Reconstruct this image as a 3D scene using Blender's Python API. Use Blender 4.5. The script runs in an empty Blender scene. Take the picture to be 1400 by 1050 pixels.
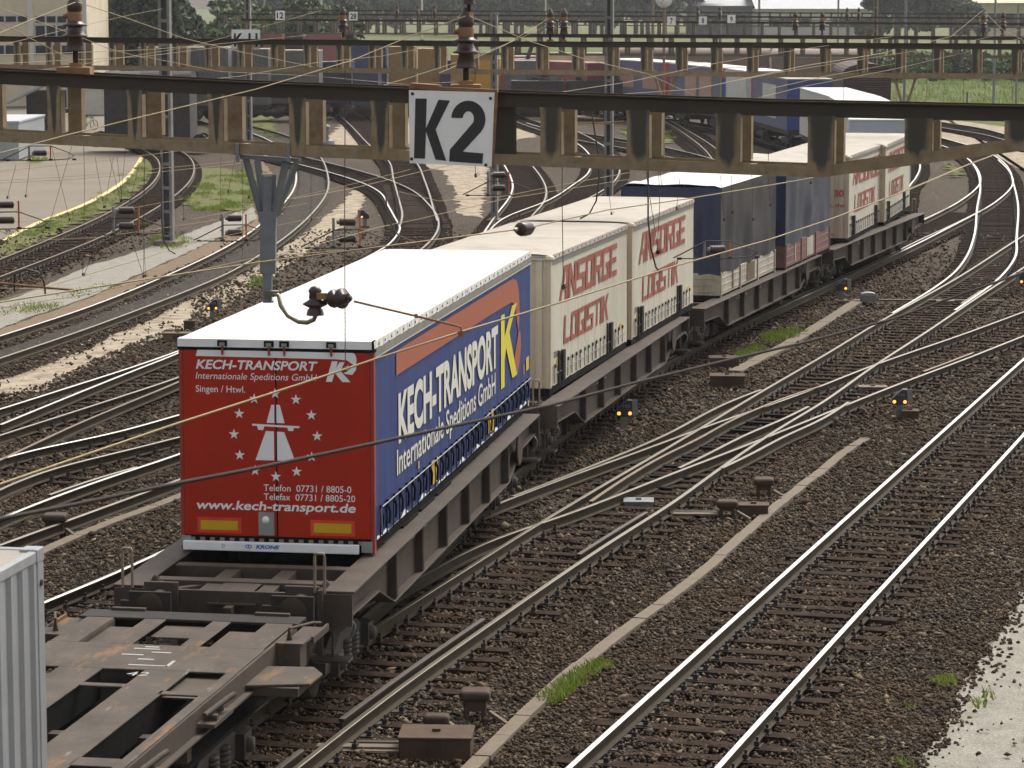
import bpy, bmesh, math, random
import numpy as np
from mathutils import Vector, Matrix
random.seed(7); rng = np.random.default_rng(7)
S = bpy.context.scene
# ------------------------------------------------------------------ camera, sky, sun, exposure
FPX, PITCH, CAMZ = 4035.0, math.radians(7.504), 8.64
cam = bpy.data.objects.new('camera', bpy.data.cameras.new('camera'))
S.collection.objects.link(cam); S.camera = cam
cam.location = (0, 0, CAMZ); cam.rotation_euler = (math.radians(90) - PITCH, 0, 0)
cam.data.sensor_width = 36.0; cam.data.lens = FPX / 1400 * 36.0
cam.data.clip_start = 0.5; cam.data.clip_end = 9000
cam.data.dof.use_dof = True; cam.data.dof.focus_distance = 44.0; cam.data.dof.aperture_fstop = 9.0
SUN_EL, SUN_AZ = math.radians(54), math.radians(35)      # azimuth from +Y towards +X
w = bpy.data.worlds.new('World'); S.world = w; w.use_nodes = True
nt = w.node_tree; nt.nodes.clear()
sky = nt.nodes.new('ShaderNodeTexSky'); sky.sky_type = 'NISHITA'; sky.sun_disc = False
sky.sun_elevation = SUN_EL; sky.sun_rotation = SUN_AZ
sky.air_density = 1.0; sky.dust_density = 6.0; sky.ozone_density = 0.4
bg = nt.nodes.new('ShaderNodeBackground'); bg.inputs['Strength'].default_value = 0.15
tint = nt.nodes.new('ShaderNodeMix'); tint.data_type = 'RGBA'; tint.blend_type = 'MULTIPLY'; tint.inputs[0].default_value = 1; tint.inputs[7].default_value = (1.0, .978, .935, 1)   # thin warm overcast
wo = nt.nodes.new('ShaderNodeOutputWorld')
hs = nt.nodes.new('ShaderNodeHueSaturation'); hs.inputs['Saturation'].default_value = 0.30
nt.links.new(sky.outputs[0], hs.inputs['Color']); nt.links.new(hs.outputs[0], tint.inputs[6]); nt.links.new(tint.outputs[2], bg.inputs[0]); nt.links.new(bg.outputs[0], wo.inputs[0])
sl = bpy.data.lights.new('sun', 'SUN'); sl.energy = 0.85; sl.angle = math.radians(24); sl.color = (1.0, 0.965, 0.91)
so = bpy.data.objects.new('sun', sl); S.collection.objects.link(so)
sd = Vector((math.sin(SUN_AZ) * math.cos(SUN_EL), math.cos(SUN_AZ) * math.cos(SUN_EL), math.sin(SUN_EL)))
so.rotation_euler = sd.to_track_quat('Z', 'Y').to_euler()
S.view_settings.view_transform = 'Standard'; S.view_settings.look = 'None'
S.view_settings.exposure = 0.76; S.view_settings.gamma = 1.0
try: S.cycles.max_bounces = 6; S.cycles.transparent_max_bounces = 8
except Exception: pass

# ------------------------------------------------------------------ measuring helpers (photo pixels -> the place)
_c, _s = math.cos(PITCH), math.sin(PITCH)
def _ray(px, py):
    u = (px - 700) / FPX; v = (525 - py) / FPX
    return (u, _c + v * _s, -_s + v * _c)
def un(px, py, z=0.0):
    d = _ray(px, py); t = (z - CAMZ) / d[2]
    return (d[0] * t, d[1] * t)
def ray(px, py, Y):
    d = _ray(px, py); t = Y / d[1]
    return (d[0] * t, Y, CAMZ + d[2] * t)
G = -0.22                                     # level of the ballast

# ------------------------------------------------------------------ tags
def link(o, parent=None):
    S.collection.objects.link(o)
    if parent is not None: o.parent = parent
    return o
def tag(o, label=None, cat=None, group=None, kind=None):
    if label: o['label'] = label
    if cat: o['category'] = cat
    if group: o['group'] = group
    if kind: o['kind'] = kind
    return o
def thing(name, label, cat, loc=(0, 0, 0), rz=0.0, group=None):
    o = bpy.data.objects.new(name, None); o.empty_display_size = 0.3
    o.location = loc; o.rotation_euler = (0, 0, rz); link(o)
    return tag(o, label, cat, group)
def kids(o): return [c for c in S.collection.objects if c.parent == o]
CH = {}
def dup(root, loc=None, rz=None, label=None, group=None, scale=None):
    ch = {}
    for c in S.collection.objects:
        if c.parent: ch.setdefault(c.parent, []).append(c)
    def rec(o, par):
        c = o.copy(); link(c)
        if par is not None: c.parent = par
        for k in ch.get(o, []): rec(k, c)
        return c
    r = rec(root, None)
    if loc is not None: r.location = loc
    if rz is not None: r.rotation_euler = (0, 0, rz)
    if scale is not None: r.scale = scale
    if label: r['label'] = label
    if group: r['group'] = group
    return r

# ------------------------------------------------------------------ mesh builder
class MB:
    def __init__(s): s.v = []; s.f = []; s.m = []; s.sm = []
    def add(s, vs, fs, m=0, smooth=False):
        o = len(s.v); s.v += [tuple(p) for p in vs]
        for f in fs: s.f.append([i + o for i in f]); s.m.append(m); s.sm.append(smooth)
        return s
    def box(s, c, d, rz=0.0, m=0, rx=0.0, ry=0.0):
        x, y, z = d[0] / 2, d[1] / 2, d[2] / 2
        vs = [Vector(p) for p in ((-x,-y,-z),(x,-y,-z),(x,y,-z),(-x,y,-z),(-x,-y,z),(x,-y,z),(x,y,z),(-x,y,z))]
        if rz or rx or ry:
            R = Matrix.Rotation(rz, 3, 'Z') @ Matrix.Rotation(ry, 3, 'Y') @ Matrix.Rotation(rx, 3, 'X')
            vs = [R @ p for p in vs]
        C = Vector(c)
        return s.add([p + C for p in vs], [(0,3,2,1),(4,5,6,7),(0,1,5,4),(1,2,6,5),(2,3,7,6),(3,0,4,7)], m)
    def bx(s, x0, x1, y0, y1, z0, z1, m=0):
        return s.box(((x0+x1)/2,(y0+y1)/2,(z0+z1)/2), (abs(x1-x0),abs(y1-y0),abs(z1-z0)), m=m)
    def bar(s, a, b, w, h, m=0, up=(0,0,1)):
        a, b = Vector(a), Vector(b); d = (b - a); L = d.length; d.normalize()
        U = Vector(up)
        if abs(d.dot(U)) > 0.98: U = Vector((0,1,0))
        X = d.cross(U).normalized(); Z = X.cross(d).normalized()
        q = []
        for p in (a, b):
            for sx, sz in ((-1,-1),(1,-1),(1,1),(-1,1)): q.append(p + X * (sx*w/2) + Z * (sz*h/2))
        return s.add(q, [(0,1,2,3)[::-1],(4,5,6,7)[::1],(0,1,5,4),(1,2,6,5),(2,3,7,6),(3,0,4,7)], m)
    def tube(s, pts, r, n=7, m=0, cap=True):
        P = [Vector(p) for p in pts]; vs = []; fs = []
        for i, p in enumerate(P):
            d = (P[min(i+1,len(P)-1)] - P[max(i-1,0)]).normalized()
            U = Vector((0,0,1)) if abs(d.z) < 0.95 else Vector((0,1,0))
            X = d.cross(U).normalized(); Z = X.cross(d).normalized()
            rr = r[i] if isinstance(r, (list, tuple)) else r
            for k in range(n):
                a = 2*math.pi*k/n; vs.append(p + X*(rr*math.cos(a)) + Z*(rr*math.sin(a)))
        for i in range(len(P)-1):
            for k in range(n):
                a = i*n+k; b = i*n+(k+1)%n; fs.append((a,b,b+n,a+n))
        s.add(vs, fs, m, True)
        if cap:
            s.add(vs[:n], [tuple(range(n))[::-1]], m); s.add(vs[-n:], [tuple(range(n))], m)
        return s
    def lathe(s, prof, o=(0,0,0), ax=(0,0,1), n=16, m=0, smooth=True):
        A = Vector(ax).normalized(); U = Vector((1,0,0)) if abs(A.x) < 0.9 else Vector((0,1,0))
        X = A.cross(U).normalized(); Y = A.cross(X); O = Vector(o); vs = []; fs = []
        for r, h in prof:
            for k in range(n):
                a = 2*math.pi*k/n; vs.append(O + A*h + X*(r*math.cos(a)) + Y*(r*math.sin(a)))
        for i in range(len(prof)-1):
            for k in range(n):
                a = i*n+k; b = i*n+(k+1)%n; fs.append((a,b,b+n,a+n))
        s.add(vs, fs, m, smooth)
        if prof[0][0] > 1e-4: s.add(vs[:n], [tuple(range(n))[::-1]], m)
        if prof[-1][0] > 1e-4: s.add(vs[-n:], [tuple(range(n))], m)
        return s
    def prism(s, poly, fn, d0, d1, m=0):
        """poly: 2D outline, fn(u,v,d)->3D"""
        n = len(poly)
        vs = [fn(u, v, d0) for u, v in poly] + [fn(u, v, d1) for u, v in poly]
        fs = [tuple(range(n))[::-1], tuple(range(n, 2*n))] + [(i,(i+1)%n,(i+1)%n+n,i+n) for i in range(n)]
        return s.add(vs, fs, m)
    def build(s, name, mats, parent=None, loc=None, rz=None, fix=True):
        me = bpy.data.meshes.new(name); me.from_pydata(s.v, [], s.f); me.update()
        if not isinstance(mats, (list, tuple)): mats = [mats]
        for k in mats: me.materials.append(k)
        me.polygons.foreach_set('material_index', s.m); me.polygons.foreach_set('use_smooth', s.sm)
        if fix and len(s.f) < 60000:
            b = bmesh.new(); b.from_mesh(me); bmesh.ops.recalc_face_normals(b, faces=b.faces[:]); b.to_mesh(me); b.free()
        o = bpy.data.objects.new(name, me); link(o, parent)
        if loc is not None: o.location = loc
        if rz is not None: o.rotation_euler = (0, 0, rz)
        return o
def bevel(o, w=0.01, n=2):
    b = o.modifiers.new('bevel', 'BEVEL'); b.width = w; b.segments = n; b.limit_method = 'ANGLE'; b.angle_limit = math.radians(40)
    return o

# ------------------------------------------------------------------ materials
def mat(name, col, rough=0.6, metal=0.0, var=0.18, scale=3.0, dirt=None, dscale=1.5, damt=0.5, streak=0.0, bump=0.0, bscale=40.0, wave=None, spec=0.5, space='Object'):
    m = bpy.data.materials.new(name); m.use_nodes = True; t = m.node_tree; N = t.nodes; Lk = t.links
    b = N['Principled BSDF']; b.inputs['Roughness'].default_value = rough; b.inputs['Metallic'].default_value = metal
    b.inputs['Specular IOR Level'].default_value = spec
    tc = N.new('ShaderNodeTexCoord'); co = tc.outputs[space]
    n1 = N.new('ShaderNodeTexNoise'); n1.inputs['Scale'].default_value = scale; n1.inputs['Detail'].default_value = 6; n1.inputs['Roughness'].default_value = 0.65
    Lk.new(co, n1.inputs['Vector'])
    mr = N.new('ShaderNodeMapRange'); mr.inputs['From Min'].default_value = 0.3; mr.inputs['From Max'].default_value = 0.7
    mr.inputs['To Min'].default_value = 1 - var; mr.inputs['To Max'].default_value = 1 + var; Lk.new(n1.outputs['Fac'], mr.inputs['Value'])
    mx = N.new('ShaderNodeMix'); mx.data_type = 'RGBA'; mx.blend_type = 'MULTIPLY'; mx.inputs[0].default_value = 1
    mx.inputs[6].default_value = (*col, 1); Lk.new(mr.outputs[0], mx.inputs[7]); out = mx.outputs[2]
    if dirt:
        mp = N.new('ShaderNodeMapping'); mp.inputs['Scale'].default_value = (1, 1, 1 if not streak else streak); Lk.new(co, mp.inputs['Vector'])
        n2 = N.new('ShaderNodeTexNoise'); n2.inputs['Scale'].default_value = dscale; n2.inputs['Detail'].default_value = 8; n2.inputs['Roughness'].default_value = 0.7
        Lk.new(mp.outputs[0], n2.inputs['Vector'])
        r2 = N.new('ShaderNodeMapRange'); r2.inputs['From Min'].default_value = 0.42; r2.inputs['From Max'].default_value = 0.68
        r2.inputs['To Max'].default_value = damt; Lk.new(n2.outputs['Fac'], r2.inputs['Value'])
        m2 = N.new('ShaderNodeMix'); m2.data_type = 'RGBA'; Lk.new(r2.outputs[0], m2.inputs[0]); Lk.new(out, m2.inputs[6]); m2.inputs[7].default_value = (*dirt, 1)
        out = m2.outputs[2]
    Lk.new(out, b.inputs['Base Color'])
    nrm = None
    if wave:
        wv = N.new('ShaderNodeTexWave'); wv.bands_direction = wave[0]; wv.inputs['Scale'].default_value = wave[1]; wv.inputs['Distortion'].default_value = wave[2]; wv.inputs['Detail'].default_value = 2
        Lk.new(co, wv.inputs['Vector'])
        bp = N.new('ShaderNodeBump'); bp.inputs['Strength'].default_value = wave[3]; bp.inputs['Distance'].default_value = wave[4]; Lk.new(wv.outputs['Fac'], bp.inputs['Height']); nrm = bp.outputs[0]
    if bump:
        n3 = N.new('ShaderNodeTexNoise'); n3.inputs['Scale'].default_value = bscale; n3.inputs['Detail'].default_value = 5; Lk.new(co, n3.inputs['Vector'])
        b2 = N.new('ShaderNodeBump'); b2.inputs['Strength'].default_value = bump; b2.inputs['Distance'].default_value = 0.02; Lk.new(n3.outputs['Fac'], b2.inputs['Height'])
        if nrm: Lk.new(nrm, b2.inputs['Normal'])
        nrm = b2.outputs[0]
    if nrm: Lk.new(nrm, b.inputs['Normal'])
    return m
def ramp(N, stops):
    r = N.new('ShaderNodeValToRGB'); e = r.color_ramp.elements
    while len(e) > 1: e.remove(e[-1])
    e[0].position = stops[0][0]; e[0].color = (*stops[0][1], 1)
    for p, c in stops[1:]:
        k = e.new(p); k.color = (*c, 1)
    return r
def mat_ballast(name, stops, scale, tint=(0.10, 0.062, 0.035), tamt=0.5, island=False, bump=1.0):
    m = bpy.data.materials.new(name); m.use_nodes = True; t = m.node_tree; N = t.nodes; L = t.links
    b = N['Principled BSDF']; b.inputs['Roughness'].default_value = 0.9; b.inputs['Specular IOR Level'].default_value = 0.15
    tc = N.new('ShaderNodeTexCoord'); co = tc.outputs['Object']
    r = ramp(N, stops)
    if island:
        g = N.new('ShaderNodeNewGeometry'); L.new(g.outputs['Random Per Island'], r.inputs[0])
    else:
        v = N.new('ShaderNodeTexVoronoi'); v.inputs['Scale'].default_value = scale; L.new(co, v.inputs['Vector'])
        sp = N.new('ShaderNodeSeparateColor'); L.new(v.outputs['Color'], sp.inputs[0]); L.new(sp.outputs[0], r.inputs[0])
        v2 = N.new('ShaderNodeTexVoronoi'); v2.feature = 'DISTANCE_TO_EDGE'; v2.inputs['Scale'].default_value = scale; L.new(co, v2.inputs['Vector'])
        mr = N.new('ShaderNodeMapRange'); mr.inputs['From Max'].default_value = 0.12; mr.inputs['To Min'].default_value = 0.35; L.new(v2.outputs['Distance'], mr.inputs['Value'])
        bp = N.new('ShaderNodeBump'); bp.inputs['Strength'].default_value = bump; bp.inputs['Distance'].default_value = 0.03; L.new(v.outputs['Distance'], bp.inputs['Height']); bp.invert = True
        L.new(bp.outputs[0], b.inputs['Normal'])
    n = N.new('ShaderNodeTexNoise'); n.inputs['Scale'].default_value = 0.55; n.inputs['Detail'].default_value = 7; n.inputs['Roughness'].default_value = 0.65; L.new(co, n.inputs['Vector'])
    r2 = N.new('ShaderNodeMapRange'); r2.inputs['From Min'].default_value = 0.45; r2.inputs['From Max'].default_value = 0.66; r2.inputs['To Max'].default_value = tamt; L.new(n.outputs['Fac'], r2.inputs['Value'])
    mx = N.new('ShaderNodeMix'); mx.data_type = 'RGBA'; L.new(r2.outputs[0], mx.inputs[0]); L.new(r.outputs[0], mx.inputs[6]); mx.inputs[7].default_value = (*tint, 1)
    L.new(mx.outputs[2], b.inputs['Base Color'])
    return m
BST = [(0.0,(0.020,0.014,0.010)),(0.3,(0.044,0.032,0.022)),(0.55,(0.075,0.055,0.038)),(0.72,(0.070,0.062,0.054)),(0.86,(0.125,0.088,0.056)),(1.0,(0.23,0.18,0.125))]
M = {}
M['ballast'] = mat_ballast('ballast', [(a, tuple(k*.86 for k in c)) for a, c in BST], 20, tint=(.058,.038,.024))
M['stone'] = mat_ballast('ballast_stone', BST, 20, tint=(0.092,0.054,0.028), tamt=0.6, island=True)
M['oily'] = mat_ballast('oily_ballast', [(a, (c[0]*.55, c[1]*.60, c[2]*.72)) for a, c in BST], 18, tint=(.05,.036,.024), tamt=.75)
M['sleeper'] = mat('creosoted_wood', (0.028,0.0185,0.0140), 0.95, spec=0.05, var=0.45, scale=4, dirt=(0.055,0.038,0.027), dscale=5, damt=0.7, bump=0.4, bscale=60, space='Object')
M['rail_side'] = mat('rusty_rail_side', (0.046,0.036,0.023), 0.8, spec=.15, var=0.25, scale=5, dirt=(0.035,0.022,0.014), dscale=3)
M['rail_top'] = mat('polished_rail_head', (0.55,0.54,0.50), 0.38, 0.85, var=0.08, scale=1.0)
M['rail_dull'] = mat('dull_rail_head', (0.23,0.205,0.165), 0.38, 0.9, var=0.15, scale=1.5)
M['rail_rust'] = mat('rusted_rail_head', (0.15,0.105,0.070), 0.6, 0.3, var=0.2, scale=3)
M['rail_dark'] = mat('dark_check_rail', (0.055,0.042,0.032), 0.6, 0.2, var=0.2, scale=3)
M['plate'] = mat('rail_fastening', (0.035,0.026,0.021), 0.7, 0.2)
M['concrete'] = mat('weathered_concrete', (0.150,0.118,0.083), 0.9, var=0.18, scale=6, dirt=(0.12,0.095,0.07), dscale=4, damt=0.5, bump=0.3)
M['brown_path'] = mat('dusty_earth', (0.175,0.130,0.088), 0.95, spec=.1, var=0.15, scale=2, dirt=(0.15,0.11,0.08), dscale=1.2, damt=0.6, bump=0.4)
M['gravel'] = mat('pale_gravel', (0.27,0.255,0.222), 0.95, spec=.1, var=0.42, scale=26, dirt=(0.17,0.155,0.128), dscale=2.5, damt=0.7, bump=1.0, bscale=24)
M['sand'] = mat('sandy_gravel', (0.37,0.315,0.24), 0.95, spec=.1, var=0.25, scale=8, dirt=(0.12,0.09,0.062), dscale=1.6, damt=0.9, bump=0.6, bscale=30)
M['asphalt'] = mat('pale_asphalt', (0.205,0.178,0.142), 0.95, spec=.1, var=0.12, scale=1.2, dirt=(0.155,0.135,0.112), dscale=0.3, damt=0.7)
M['yellow_line'] = mat('yellow_line_paint', (0.62,0.49,0.20), 0.7)
M['grass'] = mat('grass_blades', (0.24,0.33,0.055), 0.8, spec=.2, var=0.4, scale=6, dirt=(0.34,0.33,0.11), dscale=3, damt=0.6)
M['meadow'] = mat('meadow', (0.075,0.105,0.028), 0.95, spec=.1, var=0.35, scale=0.5, dirt=(0.13,0.125,0.06), dscale=0.12, damt=0.8, bump=0.8, bscale=3)
M['scrub'] = mat('scrubby_ground', (0.098,0.118,0.036), 0.95, spec=.05, var=0.45, scale=5, dirt=(0.17,0.14,0.10), dscale=1.1, damt=0.95, bump=0.8, bscale=20)
M['field'] = mat('pale_field', (0.118,0.125,0.056), 0.95, spec=.1, var=0.25, scale=0.02, dirt=(0.075,0.095,0.035), dscale=0.006, damt=0.8)
M['steel_brown'] = mat('wagon_brown', (0.068,0.052,0.041), 0.7, 0.0, spec=.25, var=0.22, scale=2.5, dirt=(0.040,0.031,0.026), dscale=1.8, damt=0.75, bump=0.15)
M['steel_deck'] = mat('scraped_deck_steel', (0.080,0.065,0.052), 0.75, 0.0, spec=.2, var=0.28, scale=2.0, dirt=(0.052,0.042,0.035), dscale=1.3, damt=0.75, bump=0.1)
def add_streaks(m, sc, th, col, amt):
    t = m.node_tree; N = t.nodes; L = t.links; b = N['Principled BSDF']; src = b.inputs['Base Color'].links[0].from_socket
    tc = N.new('ShaderNodeTexCoord'); mp = N.new('ShaderNodeMapping'); mp.inputs['Scale'].default_value = sc; L.new(tc.outputs['Object'], mp.inputs[0])
    n = N.new('ShaderNodeTexNoise'); n.inputs['Scale'].default_value = 1; n.inputs['Detail'].default_value = 9; n.inputs['Roughness'].default_value = .72; L.new(mp.outputs[0], n.inputs['Vector'])
    r = N.new('ShaderNodeMapRange'); r.inputs['From Min'].default_value = th; r.inputs['From Max'].default_value = th+.12; r.inputs['To Max'].default_value = amt; L.new(n.outputs['Fac'], r.inputs['Value'])
    x = N.new('ShaderNodeMix'); x.data_type = 'RGBA'; L.new(r.outputs[0], x.inputs[0]); L.new(src, x.inputs[6]); x.inputs[7].default_value = (*col, 1); L.new(x.outputs[2], b.inputs['Base Color'])
add_streaks(M['steel_deck'], (3.4, .8, 1), .545, (.215, .115, .052), .75); add_streaks(M['steel_deck'], (6.0, 1.5, 1), .615, (.34, .285, .225), .75); add_streaks(M['steel_deck'], (1.6, .5, 1), .56, (.030, .027, .025), .6)
M['rust_streak'] = mat('bare_rust', (0.33,0.19,0.095), 0.8, var=0.35, scale=9, dirt=(0.45,0.38,0.30), dscale=8, damt=0.9)
M['dark_plate'] = mat('dark_end_plate', (0.034,0.031,0.029), 0.7, 0.0, spec=.15, var=0.2, scale=4)
M['bogie'] = mat('grimy_bogie', (0.045,0.036,0.030), 0.75, 0.1, var=0.3, scale=6)
M['black'] = mat('black_rubber', (0.012,0.012,0.012), 0.85, spec=.06, var=0.2)  # rubber and black parts; also colours in the shade under wagon decks
M['tyre'] = mat('tyre_rubber', (0.026,0.026,0.027), 0.8, var=0.2)
M['galv'] = mat('galvanised_steel', (0.21,0.235,0.255), 0.45, 0.35, var=0.2, scale=6, dirt=(0.14,0.15,0.16), dscale=3)
M['chord_dark'] = mat('sooty_chord', (0.055,0.050,0.043), 0.75, 0.0, spec=.15, var=0.15, scale=1.5, dirt=(0.10,0.066,0.038), dscale=1.2, damt=0.35)
M['ochre_stained'] = None
M['ochre'] = mat('ochre_weathered_paint', (0.262,0.195,0.118), 0.8, spec=.2, var=0.26, scale=6, dirt=(0.31,0.27,0.20), dscale=9, damt=0.7, bump=0.1)
M['brick_ins'] = mat('brown_porcelain', (0.050,0.030,0.022), 0.3, var=0.25, scale=3)
M['rustcap'] = mat('rusty_cap', (0.24,0.125,0.055), 0.75, var=0.3, scale=8)
M['mast_far'] = mat('olive_brown_mast', (0.135,0.115,0.082), 0.7, var=0.25, scale=3)
M['web_dark'] = mat('shaded_mast_web', (0.055,0.060,0.064), 0.7, var=0.2)  # dark tone painted in for the shadow between mast channels
M['wire'] = mat('copper_contact_wire', (0.20,0.150,0.062), 0.5, 0.35, var=0.1)
M['wire_dark'] = mat('dark_wire', (0.05,0.038,0.03), 0.6, 0.2)
M['cable'] = mat('black_feeder_cable', (0.034,0.029,0.025), 0.7, spec=.15)
M['white'] = mat('white_enamel', (0.88,0.89,0.88), 0.45, var=0.05, scale=4, dirt=(0.72,0.72,0.70), dscale=6, damt=0.35)
M['black_paint'] = mat('black_letter_paint', (0.026,0.027,0.031), 0.5, var=0.1)
M['roof_white'] = mat('white_roof_tarp', (0.60,0.595,0.575), 0.6, spec=.3, var=0.03, scale=0.6, dirt=(0.50,0.49,0.455), dscale=1.2, damt=0.5, wave=('Y', 1.15, 1.2, 0.45, 0.04))
M['roof_grey'] = mat('dusty_roof_tarp', (0.40,0.365,0.315), 0.7, spec=.2, var=0.06, scale=0.8, dirt=(0.29,0.25,0.21), dscale=0.9, damt=0.7, wave=('Y', 1.0, 1.0, 0.22, 0.03))
M['fascia'] = mat('grey_aluminium_rail', (0.225,0.22,0.205), 0.5, 0.2, var=0.15)
M['alu'] = mat('white_aluminium', (0.86,0.87,0.89), 0.4, 0.0, var=0.08)
M['red'] = mat('red_lacquer', (0.43,0.026,0.008), 0.4, spec=0.25, var=0.10, scale=1.2, dirt=(0.34,0.021,0.008), dscale=0.8, damt=0.5)
M['red_edge'] = mat('red_frame_paint', (0.30,0.04,0.03), 0.4, var=0.15)
M['orange_red'] = mat('orange_reflector', (0.66,0.06,0.02), 0.4)
M['amber'] = mat('yellow_reflector', (0.60,0.38,0.005), 0.4, var=0.05)
M['decal'] = mat('white_decal', (0.86,0.87,0.90), 0.5, var=0.04)
M['decal_side'] = mat('offwhite_decal', (0.60,0.60,0.54), 0.55, var=0.05)
M['blue_tarp'] = mat('blue_curtain', (0.026,0.045,0.165), 0.5, spec=0.25, var=0.08, scale=1.0, dirt=(0.032,0.052,0.15), dscale=0.7, damt=0.8, bump=0.12, bscale=2.0)
M['band'] = mat('faded_red_band', (0.33,0.092,0.050), 0.5, var=0.07)
M['yellow'] = mat('yellow_decal', (0.62,0.54,0.045), 0.5, var=0.05)
M['yellow2'] = mat('yellow_patch', (0.62,0.40,0.04), 0.5, var=0.08)
M['blue_txt'] = mat('blue_letter_paint', (0.05,0.16,0.50), 0.5)
M['lockgrey'] = mat('grey_lock_box', (0.30,0.31,0.30), 0.45, 0.2)
M['cream'] = mat('cream_curtain', (0.57,0.545,0.45), 0.55, var=0.05, scale=1.0, dirt=(0.44,0.40,0.31), dscale=2.2, damt=0.55, streak=0.12, bump=0.1, bscale=3)
M['cream_wall'] = mat('cream_steel', (0.60,0.53,0.40), 0.5, var=0.08, scale=2, dirt=(0.34,0.22,0.12), dscale=2.5, damt=0.55, streak=0.1)
M['brick_red'] = mat('red_brown_lettering', (0.31,0.085,0.055), 0.55, var=0.10, scale=3)
M['red_txt'] = mat('bright_red_lettering', (0.50,0.05,0.04), 0.5)
M['navy'] = mat('navy_tarp', (0.016,0.030,0.088), 0.5, var=0.2, scale=1.4, dirt=(0.032,0.045,0.10), dscale=1.2, damt=0.6, bump=0.35, bscale=2.5)
M['slate'] = mat('faded_slate_tarp', (0.024,0.025,0.029), 0.45, spec=.35, var=0.22, scale=0.9, dirt=(0.048,0.048,0.052), dscale=0.9, damt=0.7, bump=0.4, bscale=1.8)
M['greyblue_tarp'] = mat('greyblue_tarp', (0.044,0.052,0.075), 0.5, spec=.3, var=0.15, scale=1.0, dirt=(0.065,0.072,0.085), dscale=1.0, damt=0.7, bump=0.25, bscale=2)
M['dropside'] = mat('dirty_white_dropside', (0.46,0.43,0.35), 0.6, var=0.12, scale=2, dirt=(0.20,0.15,0.11), dscale=2.0, damt=0.8, streak=0.3)
M['dropside_red'] = mat('dirty_red_dropside', (0.20,0.085,0.070), 0.6, var=0.15, scale=2, dirt=(0.12,0.085,0.075), dscale=1.6, damt=0.8)
M['cont_grey'] = mat('pale_grey_container', (0.30,0.315,0.33), 0.5, 0.0, var=0.08, scale=1.5, dirt=(0.20,0.20,0.20), dscale=2.5, damt=0.5, streak=0.12)
M['cont_roof'] = mat('dusty_container_roof', (0.30,0.275,0.24), 0.7, var=0.1, dirt=(0.21,0.185,0.155), dscale=2)
M['box_lid'] = mat('brown_box_lid', (0.062,0.042,0.031), 0.75, spec=.2, var=0.25, scale=6)
M['rust_box'] = mat('rusty_box_paint', (0.078,0.050,0.032), 0.75, spec=.2, var=0.25, scale=5, dirt=(0.062,0.040,0.030), dscale=3, damt=0.7)
M['signal_black'] = mat('black_signal_case', (0.022,0.024,0.032), 0.5)
M['signal_post'] = mat('grey_signal_post', (0.16,0.17,0.165), 0.6)
M['orange_ins'] = mat('orange_resin_rod', (0.50,0.12,0.045), 0.5)
M['grey_post'] = mat('grey_mast_paint', (0.22,0.22,0.205), 0.6, 0.1, var=0.2, scale=3, dirt=(0.13,0.115,0.095), dscale=2, damt=0.6)
M['ochre_mast'] = mat('brown_mast_paint', (0.22,0.165,0.11), 0.65, var=0.25, scale=3)
def emit(name, col, st):
    m = bpy.data.materials.new(name); m.use_nodes = True; b = m.node_tree.nodes['Principled BSDF']
    b.inputs['Base Color'].default_value = (*col, 1); b.inputs['Emission Color'].default_value = (*col, 1); b.inputs['Emission Strength'].default_value = st
    return m
M['foliage'] = mat('tree_leaves', (0.040,0.060,0.022), 0.7, var=0.45, scale=1.2, dirt=(0.065,0.085,0.030), dscale=.6, damt=0.7)
M['foliage_dark'] = mat('dark_tree_leaves', (0.036,0.055,0.028), 0.7, var=0.4, scale=1.0, dirt=(0.052,0.074,0.036), dscale=.5, damt=0.7)
M['foliage_light'] = mat('bush_leaves', (0.075,0.115,0.030), 0.7, var=0.4, scale=1.5, dirt=(0.11,0.15,0.045), dscale=.8, damt=0.7)
M['bark'] = mat('bark', (0.07,0.052,0.04), 0.9, var=0.3)
M['plaster'] = mat('cream_plaster', (0.60,0.53,0.40), 0.85, var=0.06, scale=.6, dirt=(0.45,0.38,0.26), dscale=.5, damt=0.5)
M['pilaster'] = mat('white_pilaster', (0.55,0.54,0.50), 0.8, var=0.06)
M['glass'] = mat('window_glass', (0.02,0.025,0.032), 0.12, 0.0, var=0.2, scale=.4, spec=0.6)
M['frame'] = mat('white_window_frame', (0.42,0.44,0.46), 0.6)
M['shed_roof'] = mat('pale_shed_roof', (0.40,0.41,0.44), 0.7, var=0.1, dirt=(0.30,0.30,0.32), dscale=1.0)
M['shed_wall'] = mat('blue_grey_wall', (0.30,0.33,0.345), 0.7, var=0.06, wave=('X', 1.6, 0, 0.3, 0.03))
M['pale_wall'] = mat('pale_tank_wall', (0.48,0.47,0.43), 0.8, var=0.08, dirt=(0.34,0.32,0.28), dscale=1)
M['hopper'] = mat('grey_ribbed_side', (0.125,0.128,0.125), 0.7, var=0.12, dirt=(0.085,0.083,0.078), dscale=1.2, damt=0.6, wave=('X', 1.1, 0, 0.6, 0.06))
M['hopper_top'] = mat('sandy_wagon_top', (0.36,0.315,0.25), 0.85, var=0.15, dirt=(0.27,0.22,0.17), dscale=1)
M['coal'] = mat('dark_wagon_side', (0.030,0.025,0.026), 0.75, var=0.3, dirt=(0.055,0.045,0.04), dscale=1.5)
M['blue_box'] = mat('blue_container_paint', (0.045,0.062,0.13), 0.55, var=0.1, dirt=(0.06,0.075,0.15), dscale=1.4, wave=('X', 2.4, 0, 0.5, 0.03))
M['navy_box'] = mat('dark_blue_wagon', (0.032,0.040,0.075), 0.6, var=0.15, wave=('X', 1.5, 0, 0.5, 0.03))
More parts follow.
